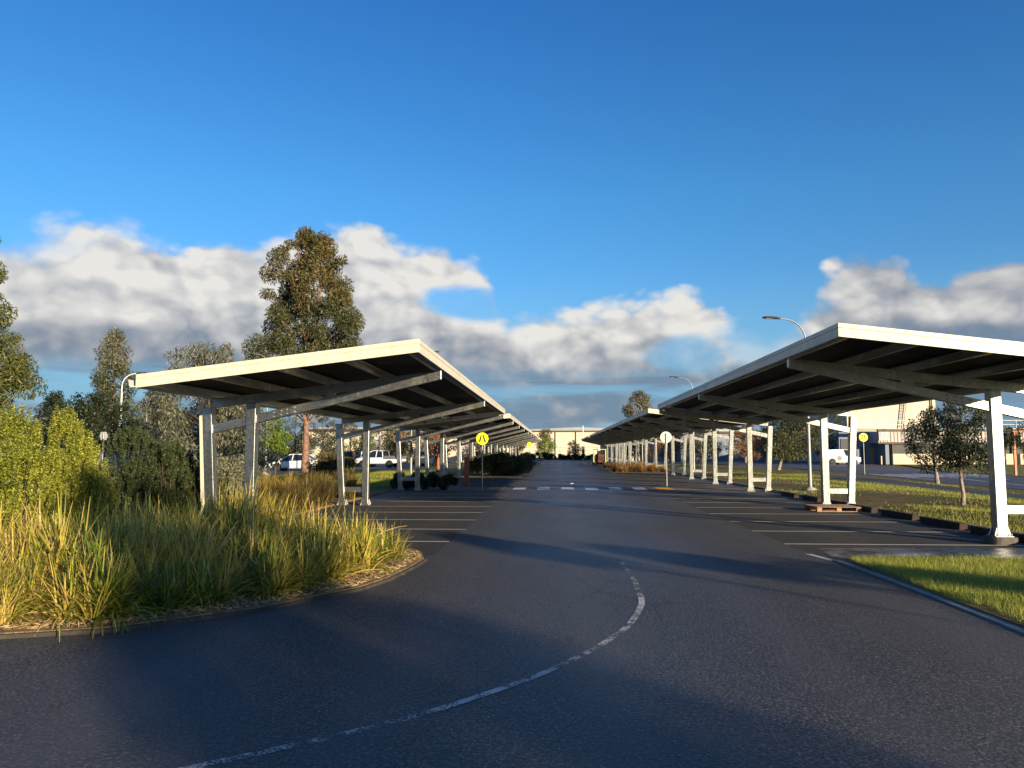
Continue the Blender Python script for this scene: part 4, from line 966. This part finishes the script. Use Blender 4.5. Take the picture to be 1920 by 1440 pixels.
# ---- turf blades
def turf_blades(name, label, n, sampler, hgt, wd, seed, mat):
    rng = np.random.default_rng(seed); P = sampler(n, rng); n = len(P)
    h = hgt * rng.uniform(.5, 1.35, n); a = rng.random(n) * 2 * PI; ln = rng.normal(0, .45, (n, 2)) * h[:, None]
    s_ = np.stack([np.cos(a), np.sin(a)], 1) * wd * rng.uniform(.6, 1.3, n)[:, None]
    V = np.zeros((n, 3, 3)); V[:, 0, :2] = P[:, :2] - s_; V[:, 1, :2] = P[:, :2] + s_; V[:, 2, :2] = P[:, :2] + ln
    V[:, 0, 2] = V[:, 1, 2] = P[:, 2] - .01; V[:, 2, 2] = P[:, 2] + h
    return tag(mesh_np(name, V.reshape(-1, 3), np.arange(3 * n).reshape(-1, 3), mat), label, 'grass', None, 'stuff')
def s_nose(n, rng):
    x = 4.62 + rng.random(n) ** 1.25 * 9; y = 5.5 + rng.random(n) * 7.5
    ok = (y < 12.72 + .2 * np.clip((x - 4.8) / 2, 0, 1)) & (x > 4.62 + .05 * np.sin(y * 3) + .15 * (y < 9) * rng.random(n)); x, y = x[ok], y[ok]
    bare = np.sin(x * 1.7 + 1) * np.sin(y * 1.3) + rng.normal(0, .5, len(x)); k = (bare < .75) | (y > 9.6)
    return np.column_stack([x[k], y[k], np.full(k.sum(), .035)])
turf_blades('lawn_grass', 'short sunlit grass on the corner inside the curved kerb', 95000, s_nose, .075, .0035, 501, M['l_turf'])
def s_verge(n, rng):
    y = 13 + 45 * rng.random(n) ** 1.7; x = 9.5 + rng.random(n) * 9.9
    px0 = np.interp(y, [12.8, 32, 38, 45, 56], [15.4, 16.4, 16.7, 16.85, 18.2]); px1 = np.interp(y, [12.8, 31, 34, 44, 52], [17.4, 17.95, 18.3, 19.25, 19.6])
    ex = np.interp(y, [12.8, 44, 58], [19.2, 20.8, 22.2])
    ok = ((x < px0) | (x > px1)) & (x < ex)
    dirt = np.sin(x * .9 + y * .11) + np.sin(y * .45 - x * .4) + rng.normal(0, .55, n) + 1.9 * np.clip((12.2 - x) / 2.2, 0, 1)
    ok &= dirt < .75
    x, y = x[ok], y[ok]; z = np.array([hz(a, b) for a, b in zip(x, y)])
    return np.column_stack([x, y, z])
turf_blades('lawn_grass', 'rough grass of the verge between right kerb and footpath', 90000, s_verge, .075, .009, 502, M['l_verge'])
def s_left(n, rng):
    x = -19 + rng.random(n) * 11.7; y = 38 + rng.random(n) * 28; return np.column_stack([x, y, np.full(n, -.02)])
turf_blades('lawn_grass', 'rough lawn behind the left carport', 40000, s_left, .12, .016, 503, M['l_verge'])

# ------------------------------------------------------------------ vehicles
def wheel(root, x, y, r, w0, side):
    k = MB(); n = 24
    prof = [(r * .62, 0), (r * .95, 0), (r, w0 * .2), (r, w0 * .8), (r * .95, w0), (r * .62, w0)]
    rings = []
    for (rr, yy) in prof: rings.append([(x + rr * math.cos(2 * PI * i / n), y + side * yy, r + rr * math.sin(2 * PI * i / n)) for i in range(n)])
    k.loft(rings); wh = k.build('wheel', M['tyre'], root)
    q = MB(); q.tube([(x, y + side * w0 * .75, r), (x, y + side * (w0 * .98), r)], [r * .62, r * .6], n); q.build('rim', M['rim'], wh)
    q = MB()
    for i in range(5):
        a = 2 * PI * i / 5; q.beam((x + r * .12 * math.cos(a), y + side * (w0 * 1.0), r + r * .12 * math.sin(a)), (x + r * .58 * math.cos(a + .0), y + side * (w0 * 1.0), r + r * .58 * math.sin(a)), .02, r * .12, (0, 1, 0))
    q.build('spokes', M['bolt'], wh)
def car(name, label, cat, x, y, rz, paint, kind='sedan', group=None):
    root = empty(name, (x, y, .0), label, cat, rz, group)
    if kind == 'sedan': L, W, bel, roof = 4.6, 1.78, .92, 1.46
    elif kind == 'suv': L, W, bel, roof = 4.6, 1.86, 1.08, 1.72
    elif kind == 'ute': L, W, bel, roof = 5.2, 1.86, 1.05, 1.76
    else: L, W, bel, roof = 4.4, 1.8, 1.1, 1.83
    h = W / 2; r = .33 if kind == 'sedan' else .36
    body = MB(); secs = []
    if kind == 'van': st_ = [(-2.2, .35, 1.15, .9), (-2.12, .26, 1.3, .97), (-1.2, .25, 1.22, 1), (0, .25, 1.16, 1), (.9, .25, 1.1, 1), (1.35, .26, 1.02, .98), (1.85, .28, .93, .94), (2.12, .32, .78, .86), (2.2, .4, .62, .78)]
    elif kind == 'ute': st_ = [(-2.6, .5, 1.0, .95), (-2.5, .42, 1.08, .98), (-1.0, .38, 1.08, 1), (.0, .36, 1.06, 1), (1.0, .36, 1.05, 1), (1.7, .36, 1.04, .97), (2.3, .38, .96, .93), (2.52, .42, .82, .88), (2.6, .5, .66, .8)]
    elif kind == 'suv': st_ = [(-2.3, .42, .98, .9), (-2.2, .32, 1.1, .96), (-1.2, .28, 1.08, 1), (0, .28, 1.04, 1), (1.0, .28, 1.03, 1), (1.5, .3, .99, .97), (2.05, .32, .9, .92), (2.25, .36, .74, .85), (2.3, .45, .6, .78)]
    else: st_ = [(-2.3, .38, .9, .86), (-2.18, .27, .98, .93), (-1.3, .23, .95, .99), (0, .22, .9, 1), (.9, .22, .88, 1), (1.4, .24, .84, .97), (1.95, .26, .74, .92), (2.22, .3, .6, .84), (2.3, .4, .5, .76)]
    for (sx_, zl, zt, k) in st_:
        secs.append([(sx_, -h * k * .9, zl), (sx_, -h * k, zl + .14), (sx_, -h * k, zt - .2), (sx_, -h * k * .93, zt - .03), (sx_, -h * k * .8, zt), (sx_, h * k * .8, zt), (sx_, h * k * .93, zt - .03), (sx_, h * k, zt - .2), (sx_, h * k, zl + .14), (sx_, h * k * .9, zl)])
    body.loft(secs); bo = body.build('body', paint, root)
    # cabin
    if kind == 'van': cab = [(-2.12, 1.28), (-2.02, roof - .06), (.35, roof), (.95, roof - .12), (1.55, 1.0)]
    elif kind == 'ute': cab = [(-.75, 1.05), (-.62, roof - .04), (.3, roof), (.6, roof - .06), (1.4, 1.03)]
    elif kind == 'suv': cab = [(-2.15, 1.05), (-1.85, roof - .06), (-.2, roof), (.35, roof - .04), (1.25, 1.0)]
    else: cab = [(-1.75, .93), (-1.0, roof - .07), (-.3, roof), (.25, roof - .04), (1.25, .85)]
    n = len(cab); g_ = MB(); tw = .78; bw = .95
    xb = [cab[0][0], cab[-1][0]]; zb0 = bel - .12
    g_.loft([[(cx, s_ * h * (tw if cz > bel + .25 else bw), cz) for (cx, cz) in cab] for s_ in (-1, 1)], False)
    g_.build('windows', M['glass'], root)
    rf = MB(); rf.loft([[(cx, s_ * h * (tw - .02), cz + .012) for (cx, cz) in cab[1:-1]] + [(cx, s_ * h * (tw - .02), cz - .05) for (cx, cz) in reversed(cab[1:-1])] for s_ in (-1, 1)], False); rf.build('roof', paint, root)
    for s_ in (-1, 1):
        pl = MB()
        def P(x_, z_): return (x_, s_ * (h * (bw + (tw - bw) * max(0, min(1, (z_ - bel) / (roof - bel)))) + .012), z_)
        pairs = [((cab[0][0], cab[0][1]), cab[1]), (cab[-1], cab[-2])]
        if kind in ('sedan', 'suv', 'ute'): pairs.append(((0.05, bel), (-.02, roof - .03)))
        for a_, b_ in pairs: pl.beam(P(*a_), P(*b_), .05, .09, (0, 1, 0))
        for a_, b_ in zip(cab[1:-1], cab[2:-1]): pl.beam(P(*a_), P(*b_), .05, .07, (0, 1, 0))
        if kind == 'van':
            pl.loft([[P(-2.1, 1.2), P(-2.02, roof - .08), P(.1, roof - .03), P(.3, 1.12)], [(p[0], p[1] + s_ * .02, p[2]) for p in (P(-2.1, 1.2), P(-2.02, roof - .08), P(.1, roof - .03), P(.3, 1.12))]], False)
        pl.build('pillars', paint, root)
    wb = L * .29
    for sx_ in (-wb, wb):
        for s_ in (-1, 1):
            wheel(root, sx_ * (1.02 if sx_ > 0 else 1), s_ * (h - .2), r, .22, s_)
            MB().tube([(sx_ * (1.02 if sx_ > 0 else 1), s_ * (h - .06), r), (sx_ * (1.02 if sx_ > 0 else 1), s_ * (h + .004), r)], r * 1.16, 24).build('wheel_arch', M['black'], root)
    for s_ in (-1, 1):
        MB().box(L / 2 - .2, L / 2 - .03, s_ * h * .62 - .16, s_ * h * .62 + .16, bel - .32, bel - .2).build('headlight', M['lamp_clear'], root, .02)
        MB().box(-L / 2 - .005, -L / 2 + .1, s_ * h * .66 - .14, s_ * h * .66 + .14, bel - .18, bel - .02).build('tail_light', M['lamp_red'], root, .02)
        MB().box(.85, 1.0, s_ * (h + .1) - .09, s_ * (h + .1) + .09, bel + .02, bel + .15).build('mirror', paint, root, .03)
        mb = MB()
        for dx in (-.75, .35): mb.box(dx, dx + .16, s_ * (h + .005) - .012, s_ * (h + .005) + .012, bel - .2, bel - .165)
        mb.build('door_handles', M['rim'], root)
    MB().box(L / 2 - .06, L / 2 + .012, -h * .42, h * .42, .38, bel - .34).build('grille', M['black'], root, .02)
    if kind == 'ute':
        mb = MB(); mb.box(-2.62, -.85, -h - .02, h + .02, .86, .92)
        mb.box(-2.62, -.85, -h - .02, -h + .03, .921, 1.2); mb.box(-2.62, -.85, h - .03, h + .02, .921, 1.2); mb.box(-2.62, -2.57, -h + .031, h - .031, .921, 1.2); mb.build('tray', M['alu'], root)
    if kind == 'van':
        mb = MB(); s_ = -1; yy = s_ * (h + .014)
        # dark brush mark and round grey figure on the flank
        mb.beam((.25, yy, 1.5), (-.2, yy, 1.12), .01, .07, (0, 1, 0)); mb.beam((-.2, yy, 1.12), (.1, yy, 1.34), .01, .05, (0, 1, 0)); mb.beam((-.75, yy, 1.42), (-.5, yy, 1.0), .01, .04, (0, 1, 0))
        n = 18; mb.prism([(-.42 + .3 * math.cos(2 * PI * i / n), .78 + .3 * math.sin(2 * PI * i / n) * (1 + .1 * math.sin(3 * i))) for i in range(n)], 'y', yy - .004, yy + .004)
        mb.build('side_graphic', plain('grey_graphic', (.22, .20, .18), .5, 0, .4, .4, 9), root)
    return root
PARK = 'vehicles parked around the site'
car('parked_car', 'silver white sedan parked beside the pink gum trunk', 'car', -22.7, 66.5, PI, M['carwhite'], 'sedan', PARK)
car('parked_car', 'dark four-wheel drive parked behind the second left carport frame', 'car', -25.6, 95, PI * .5, M['cardark'], 'suv', PARK)
car('parked_car', 'white hatchback parked right of the dark four-wheel drive', 'car', -22.3, 90, PI * .62, M['carwhite'], 'suv', PARK)
car('parked_utility', 'white utility with tray seen between left carport frames', 'utility', -18.6, 81, PI * .93, M['carwhite'], 'ute', PARK)
car('parked_car', 'silver car behind the third left carport frame, nose hidden', 'car', -14.6, 88, PI * .5, M['silver'], 'suv', PARK)
car('parked_car', 'charcoal car half hidden behind the shaded shrubs at left', 'car', -18.2, 31, PI * .9, M['cardark'], 'suv', PARK)
car('parked_car', 'dark car far behind the left carport beside the lamp pole', 'car', -17.2, 99, PI * .5, M['cardark'], 'sedan', PARK)
car('delivery_van', 'white van with grey graphic on its flank crossing before the office', 'van', 34.7, 96.5, 0, M['carwhite'], 'van', PARK).location.z = .055

# compact maintenance loader
L = empty('maintenance_loader', (5.3, 94.5, 0), 'dark red compact machine with lime roll frame parked at the far right', 'machine')
for s_ in (-1, 1):
    MB().box(s_ * .72 - .045, s_ * .72 + .045, -.75, -.66, .35, 1.86).build('frame_post', M['lime'], L, .01)
MB().box(-.78, .78, -.76, -.64, 1.861, 1.93).build('frame_bar', M['lime'], L, .01)
mb = MB(); mb.loft([[(-.62, -.6, .35), (.62, -.6, .35), (.62, -.6, 1.15), (.5, -.6, 1.3), (-.5, -.6, 1.3), (-.62, -.6, 1.15)], [(-.62, .9, .35), (.62, .9, .35), (.6, .9, 1.0), (.45, .9, 1.1), (-.45, .9, 1.1), (-.6, .9, 1.0)]], False); mb.build('body', M['carred'], L, .03)
MB().box(-.3, .3, -.1, .35, 1.31, 1.42).build('seat', M['black'], L, .04); MB().box(-.3, .3, -.2, -.1, 1.32, 1.75).build('seat_back', M['black'], L, .04)
mb = MB(); [mb.box(-.5 + k * .17, -.42 + k * .17, -.622, -.602, .55, 1.05) for k in range(7)]; mb.build('rear_grille', M['black'], L)
for s_ in (-1, 1):
    for yy in (-.35, .65): wheel(L, 0, 0, .36, .25, s_); o = L.children[-1]; o.rotation_euler.z = PI / 2; o.location = (s_ * .68 + 0, yy, 0)
    MB().box(s_ * .5 - .07, s_ * .5 + .07, -.622, -.602, 1.08, 1.16).build('tail_light', M['lamp_red'], L)
MB().box(-.8, .8, 1.2, 1.9, .08, .5).build('bucket', M['bolt'], L, .02)

# ------------------------------------------------------------------ buildings
def clad(mb, x0, x1, y, z0, z1, step=.3, d=.05):
    n = int((x1 - x0) / step); pts = []
    for k in range(n):
        a = x0 + k * step; pts += [(a, y), (a + step * .55, y), (a + step * .6, y - d), (a + step * .95, y - d)]
    pts.append((x1, y)); m = len(pts)
    mb.add([(p[0], p[1], z0) for p in pts] + [(p[0], p[1], z1) for p in pts], [(i, i + 1, i + 1 + m, i + m) for i in range(m - 1)])
B = empty('office_building', (41.6, 98, .05), 'low cream office with ribbed grey fascia and number 17 sign', 'building')
MB().box(0, 17, 0, 12, 0, 1.32).build('lower_wall', M['wallcream2'], B, .02)
MB().box(-1.7, 17.4, .05, 12, 2.62, 4.35).build('upper_wall', M['cladgrey'], B)
mb = MB(); clad(mb, -1.7, 17.4, -.02, 2.75, 4.05, .42, .06); mb.build('fascia_cladding', M['cladgrey'], B)
MB().box(-1.75, 17.5, -.14, .04, 4.06, 4.36).build('parapet', M['darkbrown'], B)
MB().box(-1.75, 17.5, -.12, .045, 2.55, 2.74).build('soffit_band', M['darkbrown'], B)
MB().box(.0, 17, .3, .4, 1.33, 2.56).build('window_strip', M['winglass'], B)
mb = MB()
for k in range(8): mb.box(k * 2.3 - .03 + (.5 if k else 0), k * 2.3 + .12 + (.5 if k else 0), .05, .29, 1.321, 2.549)
mb.build('window_mullions', M['darkbrown'], B)
mb = MB(); mb.cyl((5.0, -.22, 0), (5.0, -.22, 4.6), .06, 8); mb.build('downpipe', M['darkbrown'], B)
sg = MB().box(-1.68, -.35, -.17, -.09, 2.95, 4.0); sgo = sg.build('number_sign', M['cladgrey'], B)
sw = MB().box(-1.65, -.38, -.185, -.171, 2.97, 3.28).build('sign_strip', plain('sign_pale', (.5, .46, .44), .6), sgo)
fc = bpy.data.curves.new('num', 'FONT'); fc.body = '17'; fc.size = .95; fc.extrude = .01; fc.align_x = 'CENTER'
fo = bpy.data.objects.new('num', fc); COL.objects.link(fo)
bpy.context.view_layer.update()
me = bpy.data.meshes.new_from_object(fo.evaluated_get(bpy.context.evaluated_depsgraph_get())); bpy.data.objects.remove(fo)
me.materials.clear(); me.materials.append(M['white'])
no = link('sign_number', me, sgo, (-1.02, -.185, 3.33)); no.rotation_euler = (PI / 2, 0, 0)
MB().box(17.4, 34, 1.5, 12, 0, 3.95).build('side_wing', M['wallcream2'], B)
mb = MB(); clad(mb, 14.2, 30, -2.0, 2.7, 3.9, .42, .06); mb.build('canopy_cladding', M['cladgrey'], B)
MB().box(14.2, 30, -1.98, 1.45, 3.72, 3.95).build('canopy_roof', M['darkbrown'], B)
mb = MB()
for x in (14.6, 16.3, 18.4, 22): mb.box(x, x + .25, -1.9, -1.65, 0, 3.7)
mb.build('canopy_posts', M['darkbrown'], B)
mb = MB()
for x in np.arange(-4.5, 30, 2.0): mb.cyl((x, 1.0, 4.3), (x, 1.0, 5.5), .03, 6)
for z in (4.95, 5.45): mb.cyl((-4.5, 1.0, z), (29.5, 1.0, z), .028, 6)
mb.build('roof_railing', M['white'], B)
MB().box(-.7, 17, .1, 12, 4.361, 4.42).build('roof', M['roofgrey'], B)
MB().box(-5.4, -1.76, .0, .35, 4.05, 4.45).build('dock_lintel', M['concrete'], B)
MB().box(-5.4, -.75, 3.0, 3.2, 0, 4.05).build('dock_wall', M['wallblue'], B)
MB().box(-.74, -.3, .36, 3.2, 0, 4.05).build('dock_side_wall', M['wallblue'], B)
MB().box(-5.2, -3.2, 2.9, 2.99, 0, 3.2).build('roller_door', M['shadowblue'], B)
MB().box(-1.6, -1.05, 2.9, 2.99, 0, 2.1).build('door', M['doorbrown'], B)
MB().box(-2.7, -2.15, 2.9, 2.99, 0, 2.15).build('door', M['shadowblue'], B)
MB().cyl((-1.35, .2, 0), (-1.35, .2, 1.05), .1, 10).build('bollard', plain('bollard_cream', (.6, .45, .25), .5), B)

def warehouse(name, label, x0, x1, y0, y1, h, mat, pipes=(), ribs=True, roofh=.5, seams=()):
    B = empty(name, (x0, y0, 0), label, 'building'); W = x1 - x0; Dp = y1 - y0
    MB().box(0, W, 0, Dp, 0, h).build('wall', mat, B)
    mb = MB()
    for z in np.arange(.9, h, .9): mb.box(.02, W - .02, -.012, -.001, z, z + .035)
    mb.build('cladding_joints', plain(name + '_joint', (.42, .34, .23), .8), B)
    MB().box(-.25, W + .25, -.3, -.013, h - .12, h + .22).build('gutter', M['darkbrown'], B)
    mb = MB(); mb.prism([(-.2, h + .221), (W + .2, h + .221), (W * .5, h + .221 + roofh)], 'y', -.1, Dp); mb.build('roof', M['roofgrey'], B)
    for px in pipes:
        MB().cyl((px, -.2, 0), (px, -.2, h - .1), .09, 8).build('downpipe', M['darkbrown'], B)
    return B
w1 = warehouse('warehouse', 'tall cream warehouse rising behind the office on the right', 41.0, 53.2, 111, 140, 11.5, M['wallcream'], (11.6,))
mb = MB()
for x in (7.0, 7.55): mb.beam((x, -.25, 4.5), (x + .6, -.25, 8.6), .1, .1, (0, 1, 0))
for k in range(9): z = 4.8 + k * .42; mb.beam((7.05 + k * .06, -.25, z), (7.6 + k * .06, -.25, z), .06, .07)
mb.build('ladder', M['bolt'], w1)
mb = MB(); [mb.box(x, x + .03, -.014, -.002, .2, 11.3) for x in np.arange(2.2, 12, 2.2)]; mb.build('panel_seams', plain('seam', (.4, .33, .23), .8), w1)
warehouse('warehouse', 'wide cream warehouse closing the far end of the aisle', -14, 26, 200, 240, 6.7, M['wallcream'], (13.9, 19.2, 30), roofh=.9)
mb = MB(); mb.box(13.2 - 1.6 + 5, 17.6, -.05, 1.0, 6.93, 7.8)
fence = empty('chain_fence', (-20, 186, 0), 'thin wire fence before the far cream warehouse', 'fence')
mb = MB(); [mb.cyl((x, 0, 0), (x, 0, 2.6), .05, 6) for x in np.arange(0, 50, 3.0)]; mb.build('posts', M['lampgrey'], fence)
mb = MB(); [mb.cyl((0, 0, z), (49, 0, z), .03, 5) for z in (.9, 1.7, 2.5)]; mb.build('rails', M['lampgrey'], fence)
L = empty('flag_pole', (5.3, 150, 0), 'slim white pole with dark box before the far warehouse', 'pole')
MB().cyl((0, 0, 0), (0, 0, 6.6), .07, 8).build('shaft', M['white'], L); MB().box(-.25, .25, -.2, .2, 1.2, 2.6).build('box', M['darkbrown'], L)
warehouse('shed', 'cream shed glimpsed between trees behind the white sedan', -36, -24.8, 108, 122, 4.6, M['wallcream'], (6,))
warehouse('shed', 'pale shed with grey roof behind the parked utility', -23.6, -12, 112, 126, 4.2, M['wallcream2'], (5,))
warehouse('shed', 'grey roofed shed low on the left horizon', -74, -50, 88, 100, 4.2, M['roofgrey'], ())
warehouse('shed', 'blue grey shed wall seen through the right carport frames', 20, 34.2, 125, 138, 4.6, M['wallblue'], ())
warehouse('shed', 'pale distant shed behind the far end of the right carport', 8, 19.5, 132, 140, 3.4, M['wallcream2'], ())
# low distant tree line beyond everything
rng = np.random.default_rng(900); cl = []
for k in range(260):
    a = rng.uniform(-1.1, 1.1); d = rng.uniform(260, 330); r = rng.uniform(3, 6); cl.append((Vector((math.sin(a) * d, math.cos(a) * d, r * rng.uniform(.4, .9))), (r, r, r * .8)))
C, A = crown_points(cl, 9, rng, .2); V, F = leaves(C, A, 1.5 * rng.uniform(.6, 1.3, len(C)), .6 * rng.uniform(.7, 1.2, len(C)), rng)
tag(mesh_np('distant_woodland', V, F, M['l_gum']), 'low line of far trees along the horizon', 'woodland', None, 'stuff')
